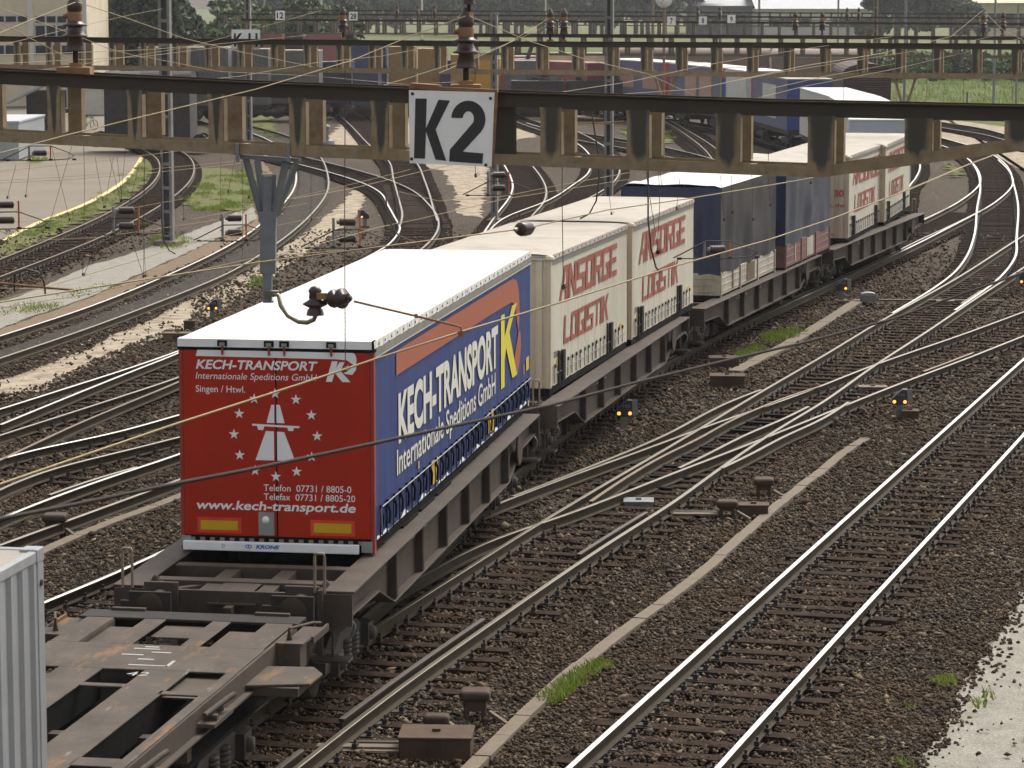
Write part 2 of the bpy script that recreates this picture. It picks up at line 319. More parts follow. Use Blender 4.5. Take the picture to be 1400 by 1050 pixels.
M['mustard'] = mat('mustard_yellow_paint', (0.25,0.155,0.055), 0.6, var=0.15, dirt=(0.24,0.13,0.04), dscale=1.2, damt=0.7)
M['yellow_m'] = mat('machine_yellow', (0.50,0.27,0.03), 0.5, var=0.1)
M['tan_wagon'] = mat('dusty_tan_wagon', (0.20,0.15,0.118), 0.7, var=0.12, dirt=(0.17,0.12,0.095), dscale=.8, damt=0.7)
M['maroon'] = mat('maroon_planks', (0.058,0.030,0.028), 0.8, var=0.2, wave=('Z', 2.2, 0, 0.7, 0.03))
M['redbox'] = mat('faded_red_container', (0.27,0.105,0.095), 0.65, var=0.1, dirt=(0.19,0.075,0.07), dscale=1.5, wave=('X', 2.2, 0, 0.5, 0.03))
M['redbox_end'] = mat('deep_red_end', (0.15,0.030,0.035), 0.6, var=0.1)
M['creambox'] = mat('cream_wagon_side', (0.48,0.42,0.28), 0.7, var=0.1, dirt=(0.36,0.29,0.19), dscale=1, damt=.6)
M['lilac_tarp'] = mat('lilac_blue_curtain', (0.10,0.11,0.18), 0.6, var=0.08, dirt=(0.14,0.15,0.25), dscale=.8)
M['paleblue'] = mat('pale_blue_front', (0.46,0.49,0.57), 0.55, var=0.05)
M['brightblue'] = mat('bright_blue_panel', (0.022,0.05,0.20), 0.5)
M['pink'] = mat('pale_pink_panel', (0.40,0.24,0.20), 0.6)
M['brightred'] = mat('bright_red_panel', (0.42,0.03,0.04), 0.5)
M['white_side'] = mat('white_curtain', (0.55,0.55,0.52), 0.6, var=0.06, dirt=(0.44,0.43,0.39), dscale=1.2, damt=.6)
M['lamp'] = emit('lit_signal_lamp', (1.0, 0.36, 0.06), 1.25)

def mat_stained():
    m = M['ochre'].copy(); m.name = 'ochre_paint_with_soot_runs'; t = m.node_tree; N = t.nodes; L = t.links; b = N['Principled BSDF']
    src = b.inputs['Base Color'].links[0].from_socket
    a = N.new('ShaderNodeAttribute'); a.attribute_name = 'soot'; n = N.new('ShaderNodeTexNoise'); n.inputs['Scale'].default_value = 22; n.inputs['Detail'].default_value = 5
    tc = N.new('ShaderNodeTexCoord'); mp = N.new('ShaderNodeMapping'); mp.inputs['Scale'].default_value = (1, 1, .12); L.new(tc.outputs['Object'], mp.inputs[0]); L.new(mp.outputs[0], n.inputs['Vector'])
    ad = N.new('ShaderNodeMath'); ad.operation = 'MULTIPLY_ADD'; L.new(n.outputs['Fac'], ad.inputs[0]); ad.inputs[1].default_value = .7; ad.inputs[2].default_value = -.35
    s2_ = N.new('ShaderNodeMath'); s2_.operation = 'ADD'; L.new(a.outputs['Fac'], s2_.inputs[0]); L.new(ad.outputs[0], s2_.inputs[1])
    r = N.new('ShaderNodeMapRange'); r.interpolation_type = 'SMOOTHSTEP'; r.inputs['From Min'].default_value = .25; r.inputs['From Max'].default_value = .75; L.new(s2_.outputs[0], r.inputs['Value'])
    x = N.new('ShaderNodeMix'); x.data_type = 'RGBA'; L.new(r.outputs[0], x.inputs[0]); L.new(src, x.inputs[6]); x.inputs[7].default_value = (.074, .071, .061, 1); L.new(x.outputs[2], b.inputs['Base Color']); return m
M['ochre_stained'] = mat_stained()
# ------------------------------------------------------------------ curves in plan
def dense(pts, step=0.5):
    P = np.array(pts, float); d = np.r_[0, np.cumsum(np.linalg.norm(np.diff(P, axis=0), axis=1))]
    n = len(P)
    # smooth tangents (monotone-ish Catmull-Rom on arclength)
    T = np.zeros_like(P)
    for i in range(n):
        if i == 0: T[i] = (P[1]-P[0])/(d[1]-d[0])
        elif i == n-1: T[i] = (P[-1]-P[-2])/(d[-1]-d[-2])
        else:
            a, b = d[i]-d[i-1], d[i+1]-d[i]
            T[i] = ((P[i]-P[i-1])/a*b + (P[i+1]-P[i])/b*a)/(a+b)
    q = np.arange(0, d[-1], step); q = np.r_[q, d[-1]]
    out = []
    for s_ in q:
        i = min(max(np.searchsorted(d, s_, side='right')-1, 0), n-2); h = d[i+1]-d[i]; t = (s_-d[i])/h
        out.append((2*t**3-3*t**2+1)*P[i]+(t**3-2*t*t+t)*h*T[i]+(-2*t**3+3*t*t)*P[i+1]+(t**3-t*t)*h*T[i+1])
    return np.array(out)
def smooth(P, k=6):
    P = P.copy()
    for _ in range(k): P[1:-1] = 0.25*P[:-2]+0.5*P[1:-1]+0.25*P[2:]
    return P
def normals(P):
    T = np.gradient(P, axis=0); T /= np.linalg.norm(T, axis=1)[:, None]
    return np.c_[T[:, 1], -T[:, 0]], T
def offset(P, o): return P + normals(P)[0]*o
PROF = [(-.070,-.172),(.070,-.172),(.070,-.160),(.012,-.140),(.010,-.045),(.036,-.032),(.036,-.004),(.030,0),(-.030,0),(-.036,-.004),(-.036,-.032),(-.010,-.045),(-.012,-.140),(-.070,-.160)]
def rail_mesh(P, z, name, parent, top, prof=PROF, side=None):
    N, T = normals(P); n = len(prof); b = MB(); vs = []
    for p, nn in zip(P, N):
        for u, v in prof: vs.append((p[0]+nn[0]*u, p[1]+nn[1]*u, z+v))
    b.v = vs
    for i in range(len(P)-1):
        for k in range(n):
            a = i*n+k; c = i*n+(k+1) % n
            b.f.append((a, c, c+n, a+n)); b.m.append(1 if k in (6, 7, 8) else 0); b.sm.append(False)
    for e in (0, len(P)-1): b.f.append(tuple(range(e*n, e*n+n))); b.m.append(0); b.sm.append(False)
    return b.build(name, [side or M['rail_side'], top], parent)
def sleeper_mesh(k):
    r = random.Random(k); b = MB(); L = 2.5
    h = [r.uniform(-.008, .008) for _ in range(4)]
    y0, y1 = -.125+r.uniform(-.01, .01), .125+r.uniform(-.01, .01)
    b.bx(-L/2+h[0]*4, L/2+h[1]*4, y0, y1, -.345, -.184+h[2])
    for s_ in (-.75, .75):
        b.bx(s_-.16, s_+.16, -.075, .075, -.186+h[2], -.171, 1)
        for q in (-.115, .115):
            b.bx(s_+q-.030, s_+q+.030, -.045, .045, -.171, -.112, 1)
            b.lathe([(.018, 0), (.018, .05)], (s_+q, 0, -.112), n=6, m=1, smooth=False)
    me = b.build('sleeper', [M['sleeper'], M['plate']]); me2 = me.data; bpy.data.objects.remove(me); return me2
SLP = [sleeper_mesh(k) for k in range(5)]
stone_block = []          # (polyline, halfwidth) where no stones lie
def track(label, L=None, R=None, C=None, z=0.0, top='rail_top', topR=None, sl=True, skip=(), near=110, group='tracks of the yard', extras=()):
    """L, R: plan polylines of the two rails; C: centre line instead"""
    t = thing('railway_track', label, 'railway track', (0, 0, 0), 0, group)
    if C is not None:
        Cd = smooth(dense(C), 10); Ld, Rd = offset(Cd, -.755), offset(Cd, .755)
    else:
        Ld = smooth(dense(L), 6) if L is not None else None
        Rd = smooth(dense(R), 6) if R is not None else None
        if Ld is None: Ld = offset(Rd, -1.51)
        if Rd is None: Rd = offset(Ld, 1.51)
        j = [int(np.argmin(((Rd-p)**2).sum(1))) for p in Ld]
        Cd = smooth(0.5*(Ld+Rd[j]), 8)
    rail_mesh(Ld, z, 'rail', t, M[top]); rail_mesh(Rd, z, 'rail', t, M[topR or top])
    for P_, tp in extras: rail_mesh(smooth(dense(P_), 4), z+.0015, 'check_rail', t, M[tp])
    stone_block.append((Ld, .075)); stone_block.append((Rd, .075))
    if sl:
        d = np.r_[0, np.cumsum(np.linalg.norm(np.diff(Cd, axis=0), axis=1))]
        q = np.arange(.2, d[-1], .63); X = np.interp(q, d, Cd[:, 0]); Y = np.interp(q, d, Cd[:, 1])
        Nn, T = normals(Cd); tx = np.interp(q, d, T[:, 0]); ty = np.interp(q, d, T[:, 1])
        it = []
        for x, y, a, b in zip(X, Y, tx, ty):
            if any(y0 < y < y1 for y0, y1 in skip) or y < 24 or abs(x) > .19*y+2.5: continue
            it.append((x, y, math.atan2(-a, b)))
        it.sort(key=lambda p: p[1])
        for x, y, a in it[:90]:
            o = bpy.data.objects.new('sleeper', random.choice(SLP)); link(o, t)
            o.location = (x+random.uniform(-.02, .02), y+random.uniform(-.03, .03), z+random.uniform(-.008, .004)); o.rotation_euler = (0, 0, a+random.uniform(-.015, .015))
        if len(it) > 90:
            b = MB()
            for x, y, a in it[90:]: b.box((x, y, z-.25), (2.5, .25, .13), rz=a)
            tag(b.build('sleepers', M['sleeper'], t), kind='stuff')
    return t
def U(pts, z=0.0): return [un(a, b, z) for a, b in pts]

# ------------------------------------------------------------------ ground and its surfaces
def sheet(name, poly, z, m, kind='structure', jag=0.0, step=0.6):
    P = [Vector((x, y)) for x, y in poly]; out = []
    for i in range(len(P)):
        a, b = P[i], P[(i+1) % len(P)]; n = max(1, min(400, int((b-a).length/step))) if jag else 1
        for k in range(n):
            q = a.lerp(b, k/n)
            if jag: q = q + Vector((random.uniform(-jag, jag), random.uniform(-jag, jag)))
            out.append(q)
    b = bmesh.new(); f = b.faces.new([b.verts.new((q.x, q.y, 0)) for q in out])
    f.normal_update()
    if f.normal.z < 0: f.normal_flip()
    bmesh.ops.triangulate(b, faces=b.faces[:], ngon_method='EAR_CLIP')
    me = bpy.data.meshes.new(name); b.to_mesh(me); b.free(); me.materials.append(m)
    SHZ[0] += .0032; o = bpy.data.objects.new(name, me); o.location = (0, 0, SHZ[0]); link(o)
    return tag(o, kind=kind)
SHZ = [G-.072]
sheet('ground', [(-6000, -300), (6000, -300), (6000, 9000), (-6000, 9000)], G-.012, M['ballast'])
GP = lambda pts: U(pts, G)
sheet('road', GP([(-60,378),(0,330),(60,300),(110,281),(160,254),(196,214),(204,190),(196,168),(175,150),(60,118),(-200,140),(-200,400)]), G-.002, M['asphalt'])
yl = smooth(dense(GP([(-60,361),(0,329),(60,299),(110,280),(160,253),(194,214),(203,190)])), 4)
sheet('road', [tuple(p) for p in offset(yl, -.14)]+[tuple(p) for p in offset(yl, .10)][::-1], G+.002, M['yellow_line'])
sheet('path', GP([(-60,432),(0,411),(60,389),(118,362),(170,347),(222,330),(300,300),(345,277),(352,297),(320,312),(262,340),(200,368),(120,404),(60,424),(0,446),(-60,466)]), G-.002, M['gravel'], jag=.06)
sheet('path', GP([(-60,468),(0,448),(120,406),(200,370),(262,342),(320,315),(350,300),(352,278),(365,262),(352,215),(330,200),(345,198),(375,240),(385,262),(352,312),(300,340),(200,384),(110,424),(0,460),(-60,480)]), G+.002, M['brown_path'], jag=.07)
sheet('path', GP([(-60,545),(0,515),(60,497),(110,478),(160,452),(210,432),(262,405),(330,372),(390,335),(440,300),(470,275),(485,255),(500,262),(492,290),(455,318),(415,346),(360,385),(300,422),(245,452),(190,470),(120,500),(60,530),(0,545),(-60,575)]), G+.002, M['sand'], jag=.13)
sheet('path', GP([(560,225),(606,232),(622,262),(630,292),(658,296),(664,250),(672,205),(705,190),(735,186),(700,165),(560,195)]), G+.002, M['sand'], jag=.2)
sheet('path', GP([(430,205),(470,196),(500,205),(560,195),(640,178),(760,165),(850,150),(900,148),(830,138),(600,150),(470,165)]), G-.002, M['sand'], jag=.25)
sheet('path', GP([(760,165),(850,150),(915,160),(1000,165),(1040,190),(1035,175),(1020,150),(900,135)]), G-.003, M['brown_path'], jag=.2)
sheet('path', GP([(1255,1050),(1262,1025),(1288,985),(1302,948),(1330,905),(1368,852),(1385,818),(1420,780)])+[(14, 62), (24, 62), (24, 24), (3.9, 24)], G+.002, M['gravel'], jag=.11, step=.12)
sheet('path', GP([(1262,178),(1400,232),(1500,300),(1500,180),(1400,176),(1290,158)]), G-.002, M['sand'], jag=.2)
# far side: meadow and fields
sheet('meadow', GP([(1176,165),(1225,152),(1300,163),(1400,176),(1700,200)])+[(140, 330), (190, 520), (60, 520), (33, 260)], G+.006, M['meadow'])
sheet('field', [(-700, 520), (60, 520), (190, 520), (1200, 520), (1800, 1900), (-1200, 1900)], G+.002, M['field'])
sheet('meadow', [(-40, 300), (-10, 255), (30, 262), (34, 300), (60, 520), (-200, 520)], G+.003, M['meadow'])
for pl in ([(240,262),(262,232),(300,228),(345,236),(352,262),(330,290),(290,284),(262,286)], [(255,170),(300,150),(345,180),(380,186),(368,140),(355,138),(300,128),(262,140)], [(1292,222),(1310,226),(1316,240),(1300,242)]):
    sheet('grass_ground', GP(pl), G+.004, M['scrub'], jag=.35, step=.5)
for pl in ([(-40,352),(0,333),(70,300),(120,282),(170,254),(200,215),(215,205),(213,228),(190,258),(150,283),(100,306),(40,336),(-40,372)], [(850,180),(900,165),(930,186),(915,196),(860,192)]):
    sheet('grass_ground', GP(pl), G+.003, M['scrub'], jag=.3, step=.5)

# ------------------------------------------------------------------ tracks
T3 = dict(L=[(-1.65,24.5),(.62,32.4),(1.85,36.4),(7.94,56.2),(11.86,68.9),(22.2,102)], R=[(-.02,24.5),(2.30,32.4),(3.52,36.4),(9.62,56.2),(13.5,68.9),(23.8,102)])
tr3 = track('straight track with bright polished rails in the right foreground', **T3, z=0.0)
T2L = [(-6.35,23),(-3.15,35.1),(-1.93,39.8),(-.84,43.6),(.12,46.9),(1.27,50.7),(3.12,56.6),(4.28,60.4),(5.57,64.6),(7.39,70.4),(9.74,78.1),(13.71,90.6),(17.79,104.3),(24,125)]
T2R = [(-4.75,23),(-2.45,32.4),(-1.70,35.3),(.04,41.3),(1.59,46.4),(2.76,50.0),(3.86,53.8),(5.45,59),(6.55,62.3),(8.4,68.5),(10.81,76.2),(12.86,82.9),(16.42,94.3),(25.6,124.5)]
chk = [offset(dense(T2R), -.19)]
cs = lambda P_, y0, y1: [tuple(p) for p in P_[(P_[:, 1] > y0) & (P_[:, 1] < y1)][::4]]
t2 = track('through track beside the container train, crossed by a slip switch', L=T2L, R=T2R, z=.003, top='rail_dull',
      extras=[(cs(chk[0], 34.4, 40.5), 'rail_dark'), (cs(chk[0], 45.2, 49.2), 'rail_dark'), (cs(chk[0], 27, 33.6), 'rail_dark'), (cs(chk[0], 83, 88), 'rail_rust')])
TRC = [(-9.6,5),(-7.2,18),(-5.25,28.3),(-3.78,35.9),(-3.3,38.2),(-2.2,44),(-.89,52),(-.16,56),(.66,60),(1.56,64),(2.52,68),(3.6,72),(4.75,76),(5.92,80),(7.9,86.5),(9.72,92),(12.25,100),(13.6,104.5),(15.5,110.5),(18.7,121)]
t0 = track('empty left branch joining the container train line from the lower left', L=[(-10.0,31),(-6.74,41.6),(-6.05,43.6),(-5.5,45.5),(2.4,71),(14.43,109.3),(19.28,126.2),(21.58,136.3),(23.2,147),(24.3,157)], z=-.003, skip=((70, 200),))
tt = track('track under the container train', C=TRC, z=.006, top='rail_dull', skip=((22, 47),))
tx = track('track crossing the through track at the slip switch towards the right', L=[(-3.4,42.2),(-2.0,45.6),(-.23,50),(.47,51.6),(2.4,55.75),(4.12,59.5),(6.03,63.4),(8.45,68.9),(11.71,75.7),(14.1,80.9),(24,102)],
      R=[(-2.2,41),(-1.17,44.2),(-.62,45.9),(1.03,49.1),(2.94,53.2),(4.78,57.1),(6.37,60.6),(8.41,65.1),(10.89,70.3),(13.1,75.1),(26,102)], z=-.006, top='rail_dull', skip=((30, 61),),
      extras=[(cs(offset(dense([(8.41,65.1),(10.89,70.3),(13.1,75.1)]), -.19), 67.5, 72.5), 'rail_rust')])
# slip rails of the double slip
sw = thing('slip_switch', 'curved slip rails and blades in the middle of the crossing tracks', 'track switch', (0, 0, 0))
for pl, tp in (([(700,679),(800,640.6),(868.6,612.9),(920,590),(952,572),(1000,548),(1040,533)], 'rail_dull'), ([(986,640.5),(1034,617.5),(1070,597.5),(1120,575.5),(1160,550)], 'rail_dull'),
               ([(807,686),(851,656),(920,616.6),(948.6,603.5),(1000,574.5),(1051,552.5),(1094,536.4),(1120,528.7)], 'rail_rust'), ([(928,640),(966,622),(1000,604),(1034,588),(1060,578),(1105,556)], 'rail_dull')):
    rail_mesh(smooth(dense(U(pl)), 5), .0095, 'switch_rail', sw, M[tp])
for i in range(10):        # slide plates / rods between the rails
    y = 51.5+i*1.15; x = 1.9+(y-51.5)*.34
    o = MB().box((x-.1, y, -.165), (1.5, .16, .05), rz=-.33).build('slide_plate', M['black'], sw)
tb = track('branch track curving away to the upper right and round to the left', L=[(10.43,80.5),(12.48,87.2),(13.82,92.1),(15.31,98.9),(16.48,105.2),(19,120.5),(21.49,135.5),(23.11,146.9),(24.29,157.5),(24.89,167.7),(24.9,176),(24,192),(21,214),(15,240)],
      R=[(12.25,81.2),(14.83,89.9),(16.82,98.3),(18.02,105.2),(21.1,123),(23.4,137.9),(24.85,147.6),(26.0,158),(26.5,168),(26.4,177),(25.5,193),(22.5,215),(16.4,240.5)], z=.009, skip=((0, 92),))
ts = track('bare track end-on behind the container train', C=[(14.4,115),(16.1,126),(17.4,135),(18.5,141),(20.1,151),(21.2,160),(22,170)], z=-.009)
AL = [(-17.6,52),(-13.9,71),(-13.1,75.1),(-11.87,82),(-10.92,89.9),(-9.83,103.3),(-9.55,118),(-9.75,131),(-10.6,145),(-12.4,163),(-16,185),(-22,207)]
AR = [(-16.0,51.5),(-12.3,70.4),(-11.39,75.2),(-10.28,82),(-8.95,92),(-8.3,103),(-8.0,117),(-8.21,131),(-9.1,145.5),(-10.8,163.5),(-14.4,186),(-20.6,209)]
ta = track('left hand track between the pale path and the sandy strip', L=AL, R=AR, z=0, topR='rail_dull', sl=False)
_al, _ar = smooth(dense(AL), 6), smooth(dense(AR), 6)
_ac = smooth(np.array([.5*(q+_ar[int(np.argmin(((_ar-q)**2).sum(1)))]) for q in _al]), 8); stone_block.append((_ac, .40))
sheet('track_bed', [tuple(q) for q in offset(_ac, -.62)]+[tuple(q) for q in offset(_ac, .62)][::-1], G, M['oily'])
t5 = track('leftmost track along the grass verge of the asphalt yard', L=[(-19.4,66),(-16.92,97.2),(-16.2,121),(-16.9,140),(-19,158),(-24,180)], R=[(-17.9,65),(-15.87,91.1),(-14.89,105.2),(-14.6,122),(-15.3,141),(-17.5,160),(-22.4,182)], z=0, top='rail_rust')
tB = track('track with bright rails leaving the frame beside the sandy strip', L=U([(-60,577),(0,559),(93,529.6),(185.7,500),(244,479.4),(330,441),(420,397),(500,352),(527,337),(542,322),(547,310),(542,301),(532,283),(520,263)])+[(-13.2,160),(-18,176)],
      R=U([(-60,614),(0,594.6),(93,565),(185.7,535),(244,515.6),(330,479),(430,428),(520,377),(570,345),(592,325),(600,306),(597,294),(586,279),(567,262)])+[(-12.2,163),(-17,178.5)], z=0, topR='rail_dull')
tC = track('track merging from the left into the bright railed track', L=U([(0,580.6),(93,542.6),(185.7,505.4),(244,482.5),(290,460)]), R=U([(-50,652),(0,628.5),(31.6,614),(93,585),(167,553.7),(244,522),(310,490)]), z=.003, topR='rail_rust', sl=False)
tD = track('track with a check rail curving behind the red trailer', L=U([(-50,642),(0,627),(50,613),(130,597.5),(244,566.7)])+[(-4.6,68),(-2.8,80),(-1.6,97)]+U([(680,291),(696,270),(701,256),(698,241),(691,228),(683,214)]),
      R=U([(-50,695),(0,668),(75,639),(178,614),(244,597)])+[(-3.4,64),(-1.4,79),(-.1,97)]+U([(728,294),(742,278),(747,260),(741,244),(730,229),(718,216)]), z=-.003, topR='rail_dull',
      extras=[(U([(67,676),(125,655.5),(186,638)]), 'rail_dull')])
tE = track('track passing behind the red trailer and curving left beyond the roofs', L=U([(-60,737),(0,709),(125,661),(245,621)])+[(-4.4,63),(-2.4,76),(-1.2,95)]+U([(693,296),(748,274.5),(786,250.7),(801,240),(808,226),(806,212),(796,201),(784,193),(760,181),(720,168)]),
      R=[(-8.8,44),(-5.2,55),(-2.6,65),(-.6,78),(.5,96)]+U([(745,296),(796,275),(838.6,249),(846,238),(847,228),(838,211),(815,193),(785,178),(745,164)]), z=.006, skip=((30, 62),), topR='rail_dull')
tF = track('track end-on curving left in front of the sandy patch', L=U([(547,308),(550,295),(546,275),(538,245),(532,221),(507,200),(480,172),(455,150)]), R=U([(598,302),(593,287),(588,268),(580,245),(572,226),(548,202),(518,172),(490,148)]), z=.009, top='rail_dull')
tG = track('track crossing wide behind the bare patch of grass', L=U([(700,152),(741,168),(800,182),(860,191),(900,199),(975,217),(1010,230)]), R=U([(690,160),(741,178),(800,193),(860,203),(900,211),(950,222),(990,236)]), z=-.009, top='rail_dull')
tH = track('track sweeping in under the far gantry towards the container train', L=U([(880,150),(910,162),(945,181),(980,204),(1000,228)]), R=U([(900,160),(935,182),(965,206),(980,226)]), z=0, top='rail_rust')
tI = track('outer track along the green meadow on the far right', L=U([(1230,158),(1294.6,167.6),(1342,175),(1379.4,185),(1440,202)]), R=U([(1230,163),(1292,175),(1342,183),(1379,192.6),(1440,211)]), z=0, top='rail_dull')
S2C = [(13.6,108),(14.7,118),(16.0,130),(16.7,140),(17.0,150),(16.75,163),(15.9,177),(14.1,192),(11.3,206),(7,220),(1,236),(-6,251)]
t2b = track('track under the second container train', C=S2C, z=.003, top='rail_dull')
BKC = [(-34,228),(-20,222),(-8,220),(4,222),(14,225)]
tbk = track('far track under the yellow and blue wagons', C=BKC, z=0, top='rail_dull')

SLIP = U([(735,690),(800,648),(870,618),(960,573),(1050,534),(1120,500),(1135,545),(1060,600),(1000,632),(930,680),(860,712),(800,742),(750,735)], G)
sheet('track_bed', SLIP, G, M['oily'], jag=.06)
# cable troughs
def trough(label, pl, wd, z0=G-.05, z1=G+.045, cat='cable trough', seg=1.0):
    P = dense(pl, seg); t = thing('cable_trough', label, cat, (0, 0, 0), 0, 'concrete cable troughs')
    N, T = normals(P); b = MB()
    for i in range(len(P)-1):
        a, c = Vector((*P[i], 0)), Vector((*P[i+1], 0)); d = (c-a).normalized()*.006
        j = random.uniform(-.012, .012); m_ = (z0+z1)/2
        b.bar((a.x+d.x+j, a.y+d.y, m_+random.uniform(-.006, .006)), (c.x-d.x+j, c.y-d.y, m_+random.uniform(-.006, .006)), wd, z1-z0)
    b.build('trough_lid', M['concrete'], t); stone_block.append((P, wd/2+.02)); return t
trough('long pale concrete cable trough left of the bright foreground track', GP([(600,1100),(650,1047),(757,943),(960,784),(1050,704),(1120,648),(1168,611),(1184,601)]), .20)
trough('concrete cable trough on the ballast left of the red trailer', GP([(40,765),(62,754),(245,681),(300,659)]), .22)
trough('concrete cable trough with grass beside the dark wagons', GP([(1005,509),(1062,480),(1176,411)]), .34)

# ------------------------------------------------------------------ loose ballast stones lying on the bed (near part)
def stones():
    allP = []
    for y0, y1, dens, sz in ((29.5, 36, 430, .0235), (36, 46, 340, .0255), (46, 60, 210, .029), (60, 82, 100, .034), (82, 92, 48, .038), (92, 102, 24, .04), (102, 112, 10, .042)):
        xm = .182*y1+.6; n = int((y1-y0)*2*xm*dens)
        P = np.c_[rng.uniform(-xm, xm, n), rng.uniform(y0, y1, n)]
        P = P[np.abs(P[:, 0]) < .182*P[:, 1]+.4]
        allP.append(np.c_[P, np.full(len(P), sz)])
    P = np.concatenate(allP); keep = np.ones(len(P), bool)
    from mathutils.kdtree import KDTree
    for Q, hw in stone_block:
        Qd = Q[(Q[:, 1] > 26) & (Q[:, 1] < 114)]
        if len(Qd) < 2: continue
        a = Qd[:-1]; b = Qd[1:]
        lo = Qd.min(0)-hw; hi = Qd.max(0)+hw
        idx = np.where(keep & (P[:, 0] > lo[0]) & (P[:, 0] < hi[0]) & (P[:, 1] > lo[1]) & (P[:, 1] < hi[1]))[0]
        if len(idx) == 0: continue
        X = P[idx, :2]; best = np.full(len(X), 9.0)
        for i0 in range(0, len(a)):
            d = b[i0]-a[i0]; L2 = d@d
            if L2 < 1e-9: continue
            t = np.clip(((X-a[i0])@d)/L2, 0, 1); best = np.minimum(best, np.linalg.norm(X-(a[i0]+t[:, None]*d), axis=1))
        keep[idx[best < hw]] = False
    def inside(poly):
        x, y = P[:, 0], P[:, 1]; r = np.zeros(len(P), bool); n = len(poly)
        for i in range(n):
            (x1, y1), (x2, y2) = poly[i], poly[(i+1) % n]
            if y1 == y2: continue
            c = ((y1 > y) != (y2 > y)) & (x < (x2-x1)*(y-y1)/(y2-y1)+x1); r ^= c
        return r
    thin = rng.uniform(0, 1, len(P))
    keep &= ~(inside(SLIP) & (thin < .45))
    keep &= ~(inside(GP([(1236,1100),(1262,1050),(1270,1025),(1294,985),(1308,948),(1336,905),(1374,852),(1391,818),(1430,780)])+[(14, 62), (24, 62), (24, 24), (3.9, 24)]) & (thin < .985))
    keep &= ~(inside(GP([(-60,545),(0,519),(60,501),(110,482),(160,456),(210,436),(262,409),(262,440),(190,466),(120,496),(60,526),(0,541),(-60,571)])) & (thin < .95))
    keep &= ~inside(GP([(-60,428),(0,408),(118,360),(222,330),(300,300),(300,342),(200,386),(110,426),(0,462),(-60,482)]))
    keep &= ~((P[:, 1] < 72) & (np.abs(P[:, 0]-np.interp(P[:, 1], [p[1] for p in TRC], [p[0] for p in TRC])) < .65) & (thin < .5))
    P = P[keep]; n = len(P); print('stones', n)
    base = np.array([(1,0,0),(-1,0,0),(0,1,0),(0,-1,0),(0,0,1),(0,0,-1)], float)
    tri = np.array([(0,2,4),(2,1,4),(1,3,4),(3,0,4),(2,0,5),(1,2,5),(3,1,5),(0,3,5)])
    s_ = P[:, 2]*rng.lognormal(0, .33, n)
    V = base[None]*(rng.uniform(.6, 1.35, (n, 6, 1))) + rng.uniform(-.28, .28, (n, 6, 3))
    V *= np.stack([rng.uniform(.8, 1.5, n), rng.uniform(.7, 1.2, n), rng.uniform(.5, .9, n)], 1)[:, None, :]
    a = rng.uniform(0, 2*np.pi, n); ca, sa = np.cos(a), np.sin(a)
    V = V*s_[:, None, None]; tl = rng.uniform(-.5, .5, n)[:, None]
    V[:, :, 2] += V[:, :, 0]*tl
    X = V[:, :, 0]*ca[:, None]-V[:, :, 1]*sa[:, None]; Yy = V[:, :, 0]*sa[:, None]+V[:, :, 1]*ca[:, None]
    lump = .018*np.sin(P[:, 0]*1.7+np.sin(P[:, 1]*.9))*np.cos(P[:, 1]*1.3)
    W = np.stack([X+P[:, 0, None], Yy+P[:, 1, None], V[:, :, 2]+(G+.004+lump+s_*rng.uniform(-.15, .55, n))[:, None]], 2).reshape(-1, 3)
    F_ = (tri[None]+(np.arange(n)*6)[:, None, None]).reshape(-1, 3)
    me = bpy.data.meshes.new('ballast_stones'); me.vertices.add(len(W)); me.vertices.foreach_set('co', W.ravel().astype(np.float32))
    me.loops.add(len(F_)*3); me.loops.foreach_set('vertex_index', F_.ravel().astype(np.int32)); me.polygons.add(len(F_))
    me.polygons.foreach_set('loop_start', (np.arange(len(F_))*3).astype(np.int32)); me.update(calc_edges=True)
    me.materials.append(M['stone']); o = bpy.data.objects.new('ballast_stones', me); link(o); tag(o, kind='stuff')
stones()
# ------------------------------------------------------------------ lettering
_tc = {}
def text_geo(body, shear=0.0, bold=0.0):
    k = (body, shear, bold)
    if k in _tc: return _tc[k]
    c = bpy.data.curves.new('lettering', 'FONT'); c.body = body; c.size = 1; c.shear = shear; c.offset = bold; c.extrude = 0; c.resolution_u = 4
    o = bpy.data.objects.new('lettering', c); S.collection.objects.link(o)
    dg = bpy.context.evaluated_depsgraph_get(); dg.update()
    me = bpy.data.meshes.new_from_object(o.evaluated_get(dg))
    v = np.array([x.co[:2] for x in me.vertices]); f = [list(p.vertices) for p in me.polygons]
    bpy.data.objects.remove(o); bpy.data.curves.remove(c); bpy.data.meshes.remove(me)
    _tc[k] = (v, f); return _tc[k]
def put_text(mb, body, x0, x1, z0, z1, fn, shear=0.0, bold=0.0, d=0.0, m=0, slope=0.0, cap=None):
    """fit the words into the box x0..x1 / z0..z1 (z0 baseline-to-cap unless it has descenders)"""
    v, f = text_geo(body, shear, bold); lo, hi = v.min(0), v.max(0)
    lo_y = 0.0 if cap else lo[1]; hi_y = cap or hi[1]
    X = x0+(v[:, 0]-lo[0])/(hi[0]-lo[0])*(x1-x0); Z = z0+(v[:, 1]-lo_y)/(hi_y-lo_y)*(z1-z0)+slope*(X-x0)
    mb.add([fn(a, b, d) for a, b in zip(X, Z)], f, m)
def flat(mb, poly, fn, d=0.0, m=0):
    bm_ = bmesh.new(); f = bm_.faces.new([bm_.verts.new((a, b, 0)) for a, b in poly]); f.normal_update()
    bmesh.ops.triangulate(bm_, faces=[f], ngon_method='EAR_CLIP')
    vs = [(q.co.x, q.co.y) for q in bm_.verts]; bm_.verts.index_update(); fs = [[q.index for q in g.verts] for g in bm_.faces]; bm_.free()
    mb.add([fn(a, b, d) for a, b in vs], fs, m)
